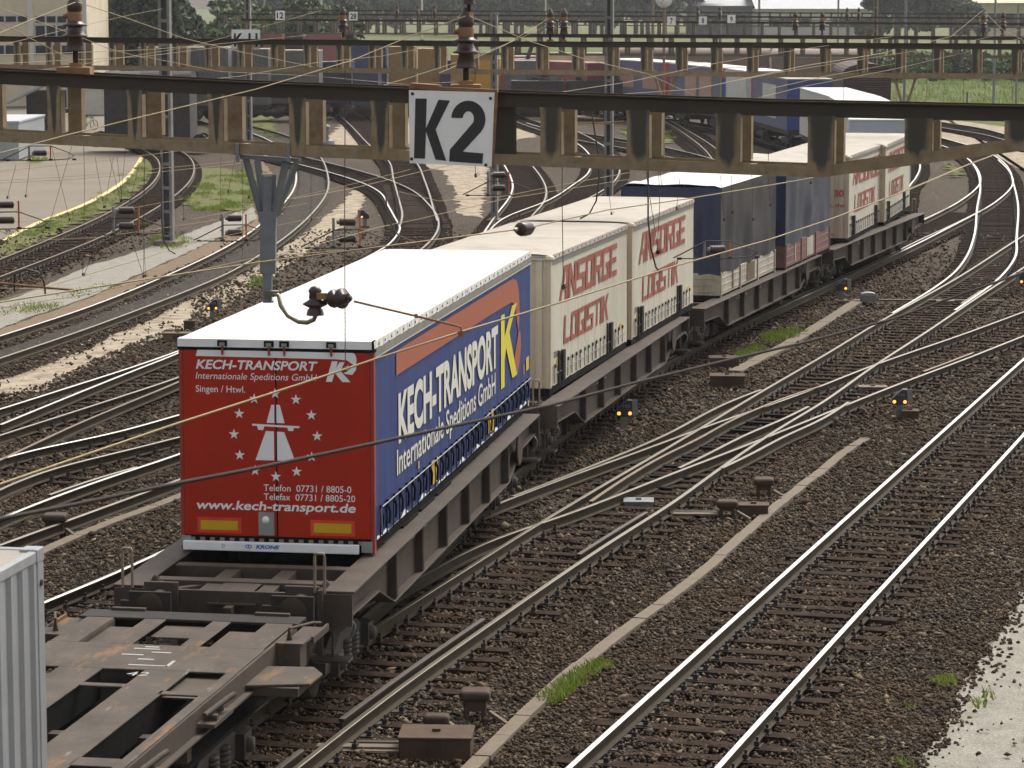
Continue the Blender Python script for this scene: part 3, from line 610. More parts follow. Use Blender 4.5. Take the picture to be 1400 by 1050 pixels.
# blocky slanted capitals (unit 4 x 7 grid) for the cream swap bodies
BL = {
 'A': [[(0,0),(1,0),(1.45,2),(2.9,2),(2.9,0),(4,0),(4,7),(2.2,7)],], 'N': [[(0,0),(1.1,0),(1.1,4.2),(2.9,0),(4,0),(4,7),(2.9,7),(2.9,2.9),(1.1,7),(0,7)]],
 'S': [[(0,0),(4,0),(4,4),(1.1,4),(1.1,5.8),(4,5.8),(4,7),(0,7),(0,2.9),(2.9,2.9),(2.9,1.2),(0,1.2)]], 'O': [[(0,0),(4,0),(4,7),(0,7),(0,.01),(1.1,1.2),(1.1,5.8),(2.9,5.8),(2.9,1.2),(1.1,1.19)]],
 'R': [[(0,0),(1.1,0),(1.1,2.7),(2.3,2.7),(2.9,0),(4,0),(3.3,3),(4,3.4),(4,7),(0,7)]], 'G': [[(0,0),(4,0),(4,3.8),(2.2,3.8),(2.2,2.7),(2.9,2.7),(2.9,1.2),(1.1,1.2),(1.1,5.8),(4,5.8),(4,7),(0,7)]],
 'E': [[(0,0),(4,0),(4,1.2),(1.1,1.2),(1.1,2.9),(3.6,2.9),(3.6,4.1),(1.1,4.1),(1.1,5.8),(4,5.8),(4,7),(0,7)]], 'L': [[(0,0),(3.8,0),(3.8,1.2),(1.1,1.2),(1.1,7),(0,7)]],
 'I': [[(0,0),(1.1,0),(1.1,7),(0,7)]], 'T': [[(1.45,0),(2.55,0),(2.55,5.8),(4,5.8),(4,7),(0,7),(0,5.8),(1.45,5.8)]], 'K': [[(0,0),(1.1,0),(1.1,2.6),(1.6,3.3),(2.9,0),(4,0),(2.5,4.2),(4,7),(2.8,7),(1.1,4.4),(1.1,7),(0,7)]] }
HOLES = {'A': [(2.1,3.2),(2.9,3.2),(2.9,5.7),(2.75,5.7)], 'R': [(1.1,4),(2.9,4),(2.9,5.8),(1.1,5.8)]}
def block_word(mb, word, x0, x1, z0, z1, fn, d, m=0, hole=1, sh=.10):
    wd = sum(1.1 if ch == 'I' else 4 for ch in word)+.42*(len(word)-1); k = (x1-x0-(z1-z0)*sh)/wd; kz = (z1-z0)/7; x = 0.0
    for ch in word:
        f = lambda a, b: (x0+(x+a)*k+b*kz*sh, z0+b*kz)
        for pl in BL[ch]: flat(mb, [f(a, b) for a, b in pl], fn, d, m)
        if ch in HOLES: flat(mb, [f(a, b) for a, b in HOLES[ch]], fn, d-.003 if d < 0 else d+.003, hole)
        x += (1.1 if ch == 'I' else 4)+.42
REAR = lambda y=0.0: (lambda a, b, d: (a, y+d, b))            # a = right, d<0 towards the viewer
SIDE = lambda x: (lambda a, b, d: (x+d, a, b))                # right hand side, d>0 outwards

# ------------------------------------------------------------------ semi trailer with the red doors
TRL = thing('semi_trailer', 'semi trailer with red rear doors, blue side curtain and clean white roof', 'semi trailer', (-3.012, 37.346, 0), -math.radians(8.777))
def build_trailer(T):
    W = 1.275; L = 13.6
    b = MB()                                                    # chassis
    for x in (-.5, .5): b.bx(x-.07, x+.07, .25, L-.4, 1.18, 1.55)
    b.bx(-W+.04, W-.04, .03, L-.02, 1.56, 1.70)
    for y in np.arange(.8, 13, 1.2): b.bx(-W+.05, W-.05, y, y+.08, 1.46, 1.56)
    b.build('chassis', M['black'], T)
    b = MB(); P = [(-W, 4.245), (-W, 4.14), (W, 4.14), (W, 4.245)]
    n = 26
    for i in range(n):                                          # slightly sagging roof tarp over the bows
        pass
    vs = []; ny, nx = 120, 12
    for j in range(ny+1):
        y = .0+L*j/ny; sag = .012*math.sin(j/ny*L/.62*2*math.pi)
        for i in range(nx+1):
            x = -W+2*W*i/nx; e = min(i, nx-i); z = 4.285+(.02+sag if e > 1 else (0.0 if e == 0 else .015+.4*sag))
            if j in (0, ny): z -= .02
            vs.append((x, y, z))
    fs = [(j*(nx+1)+i, j*(nx+1)+i+1, (j+1)*(nx+1)+i+1, (j+1)*(nx+1)+i) for j in range(ny) for i in range(nx)]
    b.add(vs, fs, 0, True)
    b.bx(-W+.01, W-.01, .01, L-.01, 4.20, 4.27, 0)
    roof = b.build('roof_tarp', M['roof_white'], T)
    b = MB()
    # folded edge hanging over the side rail, with eyelets
    for sx in (1, -1):
        pl = [(1.279, 4.285), (1.283, 4.16)]
        ys = np.linspace(0, L, 90); vs = []
        for i, y in enumerate(ys):
            wv = .008*math.sin(y*9)+.006*math.sin(y*23); vs += [(sx*1.277, y, 4.284), (sx*(1.285+wv*.3), y, 4.19+wv)]
        b.add(vs, [(2*i, 2*i+2, 2*i+3, 2*i+1) for i in range(len(ys)-1)], 0, True)
        for y in np.arange(.25, L, .42): b.lathe([(.020, 0), (.020, .006)], (sx*1.290, y, 4.238), (sx, 0, 0), n=8, m=1)
    b.build('roof_edge', [M['roof_white'], M['plate']], roof)
    for sx in (1, -1):
        b = MB().bx(sx*1.24, sx*1.281, .05, L-.02, 4.055, 4.192); b.bx(sx*1.26, sx*1.287, .05, L-.02, 4.055, 4.075); bevel(b.build('cant_rail', M['fascia'], T), .006)
    # curtains
    for sx in (1, -1):
        vs = []; ys = np.linspace(.06, L-.03, 150)
        for y in ys:
            for z in (1.70, 1.95, 2.4, 3.2, 4.06):
                dz = .010*math.sin(y*7.3+z)+.006*math.sin(y*17)
                vs.append((sx*(1.268+(dz if z < 2.2 else dz*.25)), y, z+(.018*math.sin(y*5.3)*(z < 1.75))))
        fs = [(i*5+k, (i+1)*5+k, (i+1)*5+k+1, i*5+k+1) for i in range(len(ys)-1) for k in range(4)]
        cu = MB().add(vs, fs, 0, True).build('side_curtain', M['blue_tarp'], T)
        if sx == 1:
            f = SIDE(1.276); g = MB()
            band = [(1.45,4.0),(1.45,3.67),(9.2,3.645),(11.4,3.62)] + [(11.75,3.55),(11.92,3.3)] + [(12.16,3.05),(12.28,3.4),(12.20,3.72),(11.98,3.92),(11.56,4.0)]
            flat(g, band, f, .006, 0)
            flat(g, [(12.05,2.35),(12.3,2.55),(12.42,2.8),(12.35,3.05),(12.16,3.05),(11.8,2.75),(11.5,2.5)], f, .008, 0)
            put_text(g, 'KECH-TRANSPORT', 1.58, 9.95, 2.77, 3.40, f, 0.0, .036, .007, 1, cap=.71)
            put_text(g, 'Internationale Speditions GmbH', 1.46, 9.7, 2.335, 2.68, f, 0.0, .010, .007, 1, cap=.71)
            K = [(10.24,2.33),(10.62,2.33),(10.62,2.72),(10.78,2.88),(11.45,2.36),(11.95,2.36),(11.12,3.08),(11.95,3.44),(11.42,3.44),(10.62,3.06),(10.62,3.40),(10.24,3.40)]
            flat(g, [(a, 2.32+(z-2.33)*1.12) for a, z in K], f, .011, 2)
            for y0, y1 in ((4.0, 4.5), (9.0, 9.5), (13.0, 13.32)):
                g.bx(1.282, 1.286, y0, y1, 1.78 if y0 < 12 else 2.28, 2.12 if y0 < 12 else 2.50, 3)
            g.bx(1.282, 1.286, 2.98, 3.05, 2.18, 2.28, 3); g.bx(1.282, 1.286, 12.72, 12.77, 2.25, 2.42, 3)
            g.build('curtain_lettering', [M['band'], M['decal_side'], M['yellow'], M['yellow2']], cu)
            for y in np.arange(.30, 13.5, .44):                     # tension straps
                s_ = MB(); s_.bx(1.284, 1.292, -.022, .022, -.42, .0); s_.bx(1.284, 1.31, -.035, .035, -.08, .04)
                s_.tube([(1.30, 0, -.02), (1.315, .05, -.12), (1.30, .11, -.24), (1.295, .10, -.30)], .016, 5)
                s_.build('curtain_strap', M['black'], T, loc=(0, y, 2.10))
            b = MB().tube([(1.305, .35, 2.105), (1.305, 13.4, 2.105)], .011, 6); b.tube([(1.30, .28, 2.12), (1.31, .26, 1.95), (1.31, .30, 1.75)], .014, 6)
            b.build('curtain_rail', M['galv'], T)
            b = MB(); ys = np.linspace(.1, L-.1, 120); vs = []                # pale lower hem, rubbed bare in patches
            for i, y in enumerate(ys):
                h = max(0.0, .045*math.sin(y*4.1)+.035*math.sin(y*9.7+1)); vs += [(1.283, y, 1.715), (1.284, y, 1.72+h)]
            b.add(vs, [(2*i, 2*i+2, 2*i+3, 2*i+1) for i in range(len(ys)-1)]); b.build('curtain_hem', M['decal'], cu)
    MB().bx(-W+.03, W-.03, L-.06, L, 1.6, 4.2).build('front_wall', M['alu'], T)
    # rear frame and doors
    for sx in (-1, 1): bevel(MB().bx(sx*W, sx*(W-.05), -.01, .10, 1.55, 4.15).build('rear_post', M['red_edge'], T), .006)
    b = MB(); b.bx(-W-.01, W+.01, -.02, .12, 4.145, 4.185, 1); b.bx(-W-.005, W-.02, -.03, .13, 4.185, 4.29, 0); b.bx(W-.02, W-.003, -.035, .13, 4.16, 4.295, 1)
    hd = b.build('roof_header', [M['alu'], M['black']], T)
    for x in (-.69, -.08, .12, .73):
        k = MB(); k.bx(x-.062, x+.062, -.05, .02, 4.20, 4.275, 0); k.bx(x-.035, x+.035, -.055, -.045, 4.205, 4.25, 1); k.bx(x-.012, x+.012, -.045, -.02, 4.09, 4.20, 2)
        k.build('roof_latch', [M['black'], M['lockgrey'], M['red_edge']], hd)
    for x0, x1 in ((-W+.052, -.008), (.008, W-.052)):
        d = MB().bx(x0, x1, -.015, .04, 1.74, 4.14).build('rear_door', M['red'], T); bevel(d, .012)
    MB().bx(-.02, .02, -.006, .03, 1.75, 4.13).build('door_seal', M['black'], T)
    f = REAR(); g = MB(); D = -.019
    # bar ending in the round bow of the emblem
    bow = [(1.0+.055*math.cos(a), 4.045+.095*math.sin(a)) for a in np.linspace(math.pi/2, -math.pi*.28, 10)]
    flat(g, [(-1.045,4.065),(-1.02,4.15),(.70,4.14)]+[(.9,4.14)]+bow+[(.93,4.045),(.80,4.055)], f, D)
    put_text(g, 'KECH-TRANSPORT', -1.045, .55, 3.905, 4.02, f, .22, .026, D, cap=.71)
    put_text(g, 'Internationale Speditions GmbH', -1.05, .54, 3.772, 3.86, f, .20, .0, D, cap=.71)
    put_text(g, 'Singen / Htwl.', -1.05, -.40, 3.603, 3.69, f, 0, .004, D, cap=.71)
    flat(g, [(.655,3.765),(.735,3.765),(.77,3.88),(.87,3.765),(.975,3.765),(.845,3.91),(.90,4.02),(.835,4.02),(.79,3.95),(.81,4.03),(.735,4.03)], f, D)
    flat(g, [(.90,3.87),(1.0,3.86),(1.05,3.93),(1.056,4.01),(1.02,3.965),(.93,3.955),(.955,4.0),(.895,3.93)], f, D-.0015)
    cx, cz, R0 = -.01, 3.063, .545
    for k in range(12):
        a = math.pi/2-k*math.pi/6; ox, oz = cx+R0*math.cos(a), cz+R0*math.sin(a)*.985
        flat(g, [(ox+(.073 if i % 2 == 0 else .028)*math.sin(i*math.pi/5), oz+(.073 if i % 2 == 0 else .028)*math.cos(i*math.pi/5)) for i in range(10)], f, D)
    flat(g, [(-.125,3.22),(-.06,3.455),(-.022,3.455),(-.022,3.22)], f, D); flat(g, [(.005,3.22),(.005,3.455),(.05,3.455),(.112,3.22)], f, D)
    flat(g, [(-.315,3.205),(.305,3.185),(.305,3.16),(.235,3.162),(.22,3.12),(.16,3.122),(.145,3.164),(-.155,3.174),(-.17,3.125),(-.235,3.127),(-.25,3.178),(-.315,3.18)], f, D-.001)
    flat(g, [(-.275,2.735),(-.135,3.115),(-.03,3.11),(-.03,2.735)], f, D); flat(g, [(.01,2.735),(.01,3.11),(.105,3.105),(.245,2.735)], f, D)
    put_text(g, 'Telefon  07731 / 8805-0', -.172, .975, 2.338, 2.425, f, 0, .004, D, cap=.71)
    put_text(g, 'Telefax  07731 / 8805-20', -.172, 1.025, 2.222, 2.308, f, 0, .004, D, cap=.71)
    put_text(g, 'www.kech-transport.de', -1.06, 1.03, 2.085, 2.205, f, .16, .022, D, cap=.74)
    g.build('door_lettering', M['decal'], T)
    for x in (-.762, .728):
        m_ = MB().bx(x-.29, x+.29, -.024, -.014, 1.775, 1.975, 0); m_.bx(x-.245, x+.245, -.028, -.02, 1.815, 1.935, 1); m_.build('marker_board', [M['orange_red'], M['amber']], T)
    k = MB().bx(-.235, -.035, -.06, .0, 1.765, 2.06); k.lathe([(.05, 0), (.045, .012), (0, .014)], (-.14, -.06, 1.965), (0, -1, 0), n=14, m=1)
    k.build('lock_box', [M['lockgrey'], M['alu']], T)
    b = MB(); b.bx(-W+.01, W-.01, -.0, .16, 1.635, 1.735, 0)
    for x in np.arange(-1.15, 1.2, .13): b.bx(x, x+.06, -.012, .0, 1.66, 1.71, 1)
    b.bx(-W+.01, -W+.13, -.03, .02, 1.60, 1.73, 2); b.bx(W-.17, W-.03, -.03, .02, 1.57, 1.71, 2)
    b.build('rear_sill', [M['black'], M['fascia'], M['lockgrey']], T)
    bp = MB().bx(-1.23, 1.08, -.10, -.035, 1.555, 1.675); bpo = bevel(bp.build('bumper', M['alu'], T), .012)
    g = MB(); put_text(g, 'KRONE', -.265, .05, 1.60, 1.645, REAR(-.10), .25, .045, -.004, cap=.71); put_text(g, 'D', -.71, -.67, 1.60, 1.645, REAR(-.10), 0, 0, -.004)
    for r_ in range(1):
        ring = [(-.36+.045*math.cos(a), 1.622+.026*math.sin(a)) for a in np.linspace(0, 2*math.pi, 17)[:-1]]; inn = [(-.36+.034*math.cos(a), 1.622+.016*math.sin(a)) for a in np.linspace(2*math.pi, 0, 17)[:-1]]
        flat(g, ring+[ring[0]]+[inn[0]]+inn[1:]+[inn[0]], REAR(-.10), -.004); flat(g, [(-.365,1.60),(-.355,1.60),(-.352,1.645),(-.368,1.645)], REAR(-.10), -.005)
    g.build('bumper_lettering', M['blue_txt'], bpo)
    for y in (2.55, 3.86, 5.17):
        for sx in (1, -1):
            wmb = MB().lathe([(.30,-.16),(.47,-.17),(.50,-.13),(.50,.10),(.46,.16),(.30,.17),(.28,.10),(.10,.06),(.09,.12),(0,.13)], (0, 0, 0), (sx, 0, 0), n=24)
            wmb.build('wheel', M['tyre'], T, loc=(sx*1.03, y, 1.02))
        b = MB().bx(.86, 1.262, y-.56, y+.5, 1.52, 1.56); b.bx(.86, 1.262, y+.5, y+.54, 1.2, 1.56); b.lathe([(.03,0),(.03,.02)], (1.21, y+.3, 1.33), (1, 0, 0), n=8, m=1); b.build('mudguard', [M['black'], M['alu']], T)
build_trailer(TRL)

# ------------------------------------------------------------------ container wagons
_PC = smooth(dense(TRC, .5), 4)
def pathx(y): return float(np.interp(y, _PC[:, 1], _PC[:, 0]))
def chord(y0, Lr):
    y1 = y0+Lr*.97
    for _ in range(5):
        dx = pathx(y1)-pathx(y0); y1 = y0+math.sqrt(max(Lr*Lr-dx*dx, 1))
    return (pathx(y0), y0, 0), -math.atan2(pathx(y1)-pathx(y0), y1-y0)
def make_bogie(parent, y, nm='bogie', z=0.0):
    B = bpy.data.objects.new(nm, None)
    b = MB()
    for sx in (-1, 1):
        x = sx*1.0
        b.prism([(-1.35,.40),(-1.35,.55),(-.8,.60),(-.45,.74),(.45,.74),(.8,.60),(1.35,.55),(1.35,.40),(.75,.36),(.4,.30),(-.4,.30),(-.75,.36)], lambda u, v, d, x=x: (x+d, u, v), -.06, .06)
        for yy in (-.9, .9): b.box((x+sx*.08, yy, .46), (.16, .30, .28)); b.lathe([(.10,0),(.085,.06),(0,.07)], (x+sx*.16, yy, .46), (sx, 0, 0), n=10)
        for yy in (-.22, .22):
            for k in range(5): b.lathe([(.085,0),(.105,.025),(.085,.05)], (x+sx*.05, yy, .33+k*.058), n=10)
    b.box((0, 0, .62), (2.0, .45, .16))
    fr = b.build(nm, M['bogie'], parent, loc=(0, y, z))
    for yy in (-.9, .9):
        w_ = MB()
        for sx in (-1, 1): w_.lathe([(.08,-.09),(.46,-.07),(.49,-.06),(.46,-.03),(.455,.07),(.40,.08),(.12,.03),(.10,.10)], (sx*.75, 0, 0), (sx, 0, 0), n=24)
        w_.tube([(-.9,0,0),(.9,0,0)], .08, 8); w_.build('wheelset', M['rail_side'], fr, loc=(0, yy, .455))
    return fr
def make_buffer(parent, loc, sy):
    b = MB(); b.lathe([(.13,0),(.13,.05),(.115,.06),(.115,.32),(.085,.33),(.085,.50)], (0, 0, 0), (0, sy, 0), n=16, m=0)
    b.box((0, sy*.535, 0), (.52, .05, .36), m=1); b.lathe([(.17,.02),(.12,.05),(0,.06)], (0, sy*.545, 0), (0, sy, 0), n=16, m=2)
    b.box((0, sy*.03, 0), (.42, .06, .40), m=0)
    o = bevel(b.build('buffer', [M['steel_brown'], M['dark_plate'], M['rail_side']], parent, loc=loc), .015); return o
WL = 15.4
def make_wagon(label, loc, rz, group='pocket wagons of the container train', lift=0.0):
    T = thing('container_wagon', label, 'freight wagon', loc, rz, group)
    W = 1.50; H1 = 1.20
    b = MB()
    for sx in (-1, 1):
        prof = [(0,.90),(0,1.20),(WL,1.20),(WL,.90),(WL-1.9,.86),(WL-2.9,.52),(2.9,.52),(1.9,.86)]
        b.prism(prof, lambda u, v, d, sx=sx: (sx*(1.30+d), u, v), -.012, .012)
        b.bx(sx*1.12, sx*W, .0, WL, 1.20, 1.225, 0)
        for (ya, za), (yb, zb) in (((0,.90),(1.9,.86)),((1.9,.86),(2.9,.52)),((2.9,.52),(WL-2.9,.52)),((WL-2.9,.52),(WL-1.9,.86)),((WL-1.9,.86),(WL,.90))):
            b.bar((sx*1.30, ya, za-.012), (sx*1.30, yb, zb-.012), .26, .022)
        for y in np.arange(3.0, WL-2.8, 1.87): b.bx(sx*1.312, sx*1.42, y, y+.022, .535, 1.195); b.bx(sx*1.312, sx*1.43, y+.022, y+.11, .535, 1.195, 1)
        b.bx(sx*1.313, sx*1.325, 2.6, WL-2.6, .96, .985)
    side = bevel(b.build('side_beam', [M['steel_brown'], M['steel_brown']], T), .004, 1)
    for y, s_ in ((0, -1), (WL, 1)):
        b = MB(); b.bx(-1.48, 1.48, y-.03, y+.03, .80, 1.19)
        for x in (-1.15, -.62, .62, 1.15): b.lathe([(.022,0),(.022,.02)], (x, y-.03 if s_ < 0 else y+.03, 1.10), (0, s_, 0), n=6)
        b.bx(-.30, .30, y+s_*.03, y+s_*.10, 1.03, 1.05); b.bx(-.30, .30, y+s_*.03, y+s_*.10, .90, .92)
        b.build('headstock', M['steel_brown'], T)
    c_ = MB()
    for y in (2.6, 3.6, 6.3, 9.1, 12.0): c_.bx(-1.12, 1.12, y-.08, y+.08, .66, .84)
    c_.bx(-1.12, 1.12, 1.75, WL-2.5, .60, .64); c_.build('pocket_floor', M['black'], T)  # floor and cross beams coloured black for the shade under the load
    for y0, s_ in ((0, 1), (WL, -1)):
        b = MB(); q = lambda v: y0+s_*v
        for y in (.62, 1.55): b.bx(-1.12, 1.12, q(y-.11), q(y+.11), 1.02, 1.20)
        for x in (-.36, .36): b.bx(x-.10, x+.10, q(.03), q(1.66), 1.0, 1.17)
        for sx in (-1, 1):
            b.bar((sx*.40, q(.70), 1.10), (sx*.98, q(.06), 1.10), .10, .10); b.bar((sx*.46, q(.1), 1.12), (sx*1.05, q(.55), 1.0), .07, .07)
            b.bx(sx*1.0, sx*1.14, q(.25), q(.50), 1.0, 1.19); b.lathe([(.05,0),(.045,.06),(.02,.09)], (sx*1.07, q(.38), 1.19), n=10)
        b.bx(-.24, .24, q(.05), q(.50), 1.171, 1.185); b.bx(.55, .98, q(.12), q(.52), 1.06, 1.075); b.bx(-1.0, -.55, q(.12), q(.52), 1.06, 1.075); b.bx(-.55, .55, q(.72), q(1.46), .96, .99)
        bevel(b.build('cross_frame', M['steel_brown'], T), .006, 1)
    for y, s_ in ((0, -1), (WL, 1)):
        for x in (-.875, .875): make_buffer(T, (x, y+s_*.03, 1.09), s_)
        k = MB(); k.tube([(0,y,.98),(0,y+s_*.22,.97),(0.0,y+s_*.36,.92),(.02,y+s_*.40,.82),(0,y+s_*.33,.76)], .035, 8); k.box((0, y+s_*.22, .98), (.10, .16, .12)); k.build('coupling_hook', M['rail_side'], T)
    for y in (1.7, WL-1.7): make_bogie(T, y, z=-lift)
    for sx, y in ((1, -.10), (-1, -.12), (1, WL+.10)):
        k = MB(); x = sx*.98+ (.12 if sx > 0 else -.3)
        k.bx(x-.035, x+.035, y-.02, y+.02, .40, 1.25, 0); k.tube([(x-.06,y,1.22),(x-.06,y,1.66),(x-.05,y,1.70),(x+.05,y,1.70),(x+.06,y,1.66),(x+.06,y,1.22)], .018, 6, m=1)
        k.build('shunter_grab_rail', [M['steel_brown'], M['ochre_mast']], T)
        k = MB(); k.bx(x-.06, x+.38, y-.16, y+.10, .40, .43)
        for q in np.arange(-.14, .1, .04): k.bx(x-.06, x+.38, y+q, y+q+.008, .43, .445)
        k.bx(x+.14, x+.17, y-.02, y+.02, .43, .95); k.build('step', M['bogie'], T)
    k = MB(); k.lathe([(.26,0),(.285,.02),(.26,.04)], (1.43, WL-2.05, .93), (1, 0, 0), n=20)
    for a in range(5): k.bar((1.45, WL-2.05, .93), (1.45, WL-2.05+.26*math.cos(a*1.257), .93+.26*math.sin(a*1.257)), .03, .03)
    k.build('brake_wheel', M['steel_brown'], T)
    g = MB(); f = SIDE(1.33)
    for y, ww in ((4.3,.30),(4.9,.55),(7.0,.22),(8.6,.25)): put_text(g, '2', y, y+.12, 1.03, 1.15, f, 0, 0, .004); g.bx(1.332, 1.334, y+.2, y+.2+ww, 1.03, 1.05); g.bx(1.332, 1.334, y+.2, y+.2+ww*.8, 1.08, 1.10)
    g.build('wagon_marking', M['lockgrey'], side)
    for y in (-.0, WL): 
        for sx in (-1, 1):
            k = MB().tube([(sx*1.42, y*.98+.16, .86), (sx*1.47, y*.98+.17, .78), (sx*1.44, y*.98+.16, .66), (sx*1.40, y*.98+.16, .60)], .018, 5); k.build('tow_hook', M['galv'], T)
    return T
loc, rz = chord(36.45, WL)
w1 = make_wagon('brown pocket wagon carrying the red and blue trailer', (-3.38, 35.1, .30), -math.radians(8.9), lift=.30)
w2 = None
for y0, lb in ((53.55, 'brown wagon under the first two cream swap bodies'), (70.45, 'brown wagon under the two dark tarpaulin bodies'), (86.95, 'brown wagon under the farthest two cream swap bodies')):
    loc, rz = chord(y0, WL)
    if w2 is None: w2 = make_wagon(lb, loc, rz)
    else: dup(w2, loc, rz, lb)

# ------------------------------------------------------------------ cream swap bodies with red lettering
def make_swap(label, corner, yaw, L=7.75):
    """corner = near right hand corner in plan"""
    ca, sa = math.cos(yaw), math.sin(yaw); o = (corner[0]-1.25*ca, corner[1]+1.25*sa, 0)
    T = thing('swap_body', label, 'swap body', o, -yaw, 'cream swap bodies with red lettering')
    W = 1.25
    b = MB(); b.bx(-W+.02, W-.02, .02, L-.02, 1.24, 1.36)
    for x in (-.42, .42): b.bx(x-.06, x+.06, .1, L-.1, 1.2, 1.26)
    b.build('floor_frame', M['black'], T)
    b = MB()
    for x0, x1, d in ((-W,-W+.18,.0),(-W+.18,-.8,.03),(-.8,-.3,.0),(-.3,.3,.03),(.3,.8,.0),(.8,W-.30,.03),(W-.30,W-.16,.0),(W-.16,W-.10,.03),(W-.10,W,.0)): b.bx(x0, x1, d, .10, 1.36, 3.78)
    bevel(b.build('front_wall', M['cream_wall'], T), .008, 1)
    b = MB().bx(-W+.01, W-.01, L-.06, L, 1.36, 3.78); b.build('rear_wall', M['cream_wall'], T)
    for sx in (-1, 1):
        vs = []; ys = np.linspace(.08, L-.03, 90)
        for y in ys:
            for z in (1.38, 1.7, 2.6, 3.70): dz = .008*math.sin(y*8+z*2)+.007*math.sin(y*19); vs.append((sx*(1.236+(dz if z < 2 else dz*.4)), y, z))
        cu = MB().add(vs, [(i*4+k, (i+1)*4+k, (i+1)*4+k+1, i*4+k+1) for i in range(89) for k in range(3)], 0, True).build('side_curtain', M['cream'], T)
        MB().bx(sx*1.19, sx*1.247, .05, L-.02, 3.66, 3.80).build('cant_rail', M['fascia'], T)
        if sx == 1:
            g = MB(); f = SIDE(1.243)
            block_word(g, 'ANSORGE', .78, 6.62, 2.90, 3.56, f, .006, 0, 1); block_word(g, 'LOGISTIK', 1.2, 5.70, 2.06, 2.60, f, .006, 0, 1)
            g.build('curtain_lettering', [M['brick_red'], M['cream']], cu)
            g = MB(); put_text(g, '2063', .32, .74, 1.90, 2.02, f, 0, .01, .006); g.bx(1.248, 1.251, .55, .85, 1.72, 1.84, 1); g.bx(1.248, 1.251, 6.9, 7.15, 1.72, 1.84, 1)
            g.build('number_plate', [M['black_paint'], M['yellow2']], cu)
            for y in np.arange(.35, L-.2, .40):
                s_ = MB().bx(1.252, 1.262, -.018, .018, -.28, .04); s_.lathe([(.03,0),(.045,.012),(.03,.03)], (1.252, 0, .05), (1, 0, 0), n=8); s_.build('curtain_strap', M['plate'], T, loc=(0, y, 1.70))
            MB().tube([(1.268, .3, 1.60), (1.268, L-.2, 1.60)], .008, 5).build('curtain_rail', M['galv'], T)
            for y in (1.05, 5.85): MB().bx(1.245, 1.30, y-.10, y+.10, 1.40, 1.98).build('leg_lock', M['dark_plate'], T); MB().bx(1.25, 1.285, y-.40, y-.36, 1.36, 2.0).build('support_leg', M['plate'], T)
    b = MB(); vs = []; ny, nx = 60, 10
    for j in range(ny+1):
        for i in range(nx+1):
            e = min(i, nx-i); vs.append((-W+2*W*i/nx, L*j/ny, 3.862+(.02+.010*math.sin(j*.9) if e > 1 else (.012 if e == 1 else -.01))))
    b.add(vs, [(j*(nx+1)+i, j*(nx+1)+i+1, (j+1)*(nx+1)+i+1, (j+1)*(nx+1)+i) for j in range(ny) for i in range(nx)], 0, True); b.bx(-W+.01, W-.01, .01, L-.01, 3.77, 3.85, 0)
    rf = b.build('roof_tarp', M['roof_grey'], T)
    b = MB()
    for sx in (-1, 1):
        ys = np.linspace(0, L, 60); vs = []
        for y in ys: wv = .006*math.sin(y*11); vs += [(sx*1.252, y, 3.855), (sx*(1.262+wv*.3), y, 3.765+wv)]
        b.add(vs, [(2*i, 2*i+2, 2*i+3, 2*i+1) for i in range(59)], 0, True)
        for y in np.arange(.3, L, .42): b.lathe([(.018,0),(.018,.006)], (sx*1.262, y, 3.81), (sx, 0, 0), n=7, m=1)
    b.build('roof_edge', [M['roof_grey'], M['plate']], rf)
    b = MB()
    for sx in (-1, 1): b.lathe([(.10,0),(.09,.05),(.03,.08),(0,.085)], (sx*(W-.03), .03, 3.78), n=12)
    b.bx(-W+.05, W-.05, -.03, 0, 3.77, 3.80); b.build('corner_cap', M['cream_wall'], T)
    return T
a1 = make_swap('cream curtain swap body touching the front of the blue trailer', (.72, 54.55), math.radians(12.8))
def swap_at(corner, yaw, label):
    ca, sa = math.cos(yaw), math.sin(yaw); return dup(a1, (corner[0]-1.25*ca, corner[1]+1.25*sa, 0), -yaw, label)
swap_at((2.55, 62.45), math.radians(13.2), 'second cream swap body, in front of the navy tarpaulin body')
a3 = swap_at((10.15, 88.9), math.radians(15.0), 'cream swap body with red phone number on its near end wall')
swap_at((12.05, 95.3), math.radians(13.5), 'last cream swap body, at the far tail of the container train')
# a shorter pair: squeeze to the visible length
g = MB(); put_text(g, '30', .80, 1.10, 2.62, 2.82, REAR(), 0, .02, -.008, cap=.71); put_text(g, 'ik.de', .55, 1.12, 2.30, 2.42, REAR(), 0, .012, -.008, cap=.71); put_text(g, 'logistik', -.1, .9, 1.42, 1.50, REAR(), 0, .01, -.008)
g.build('end_lettering', M['red_txt'], a3)

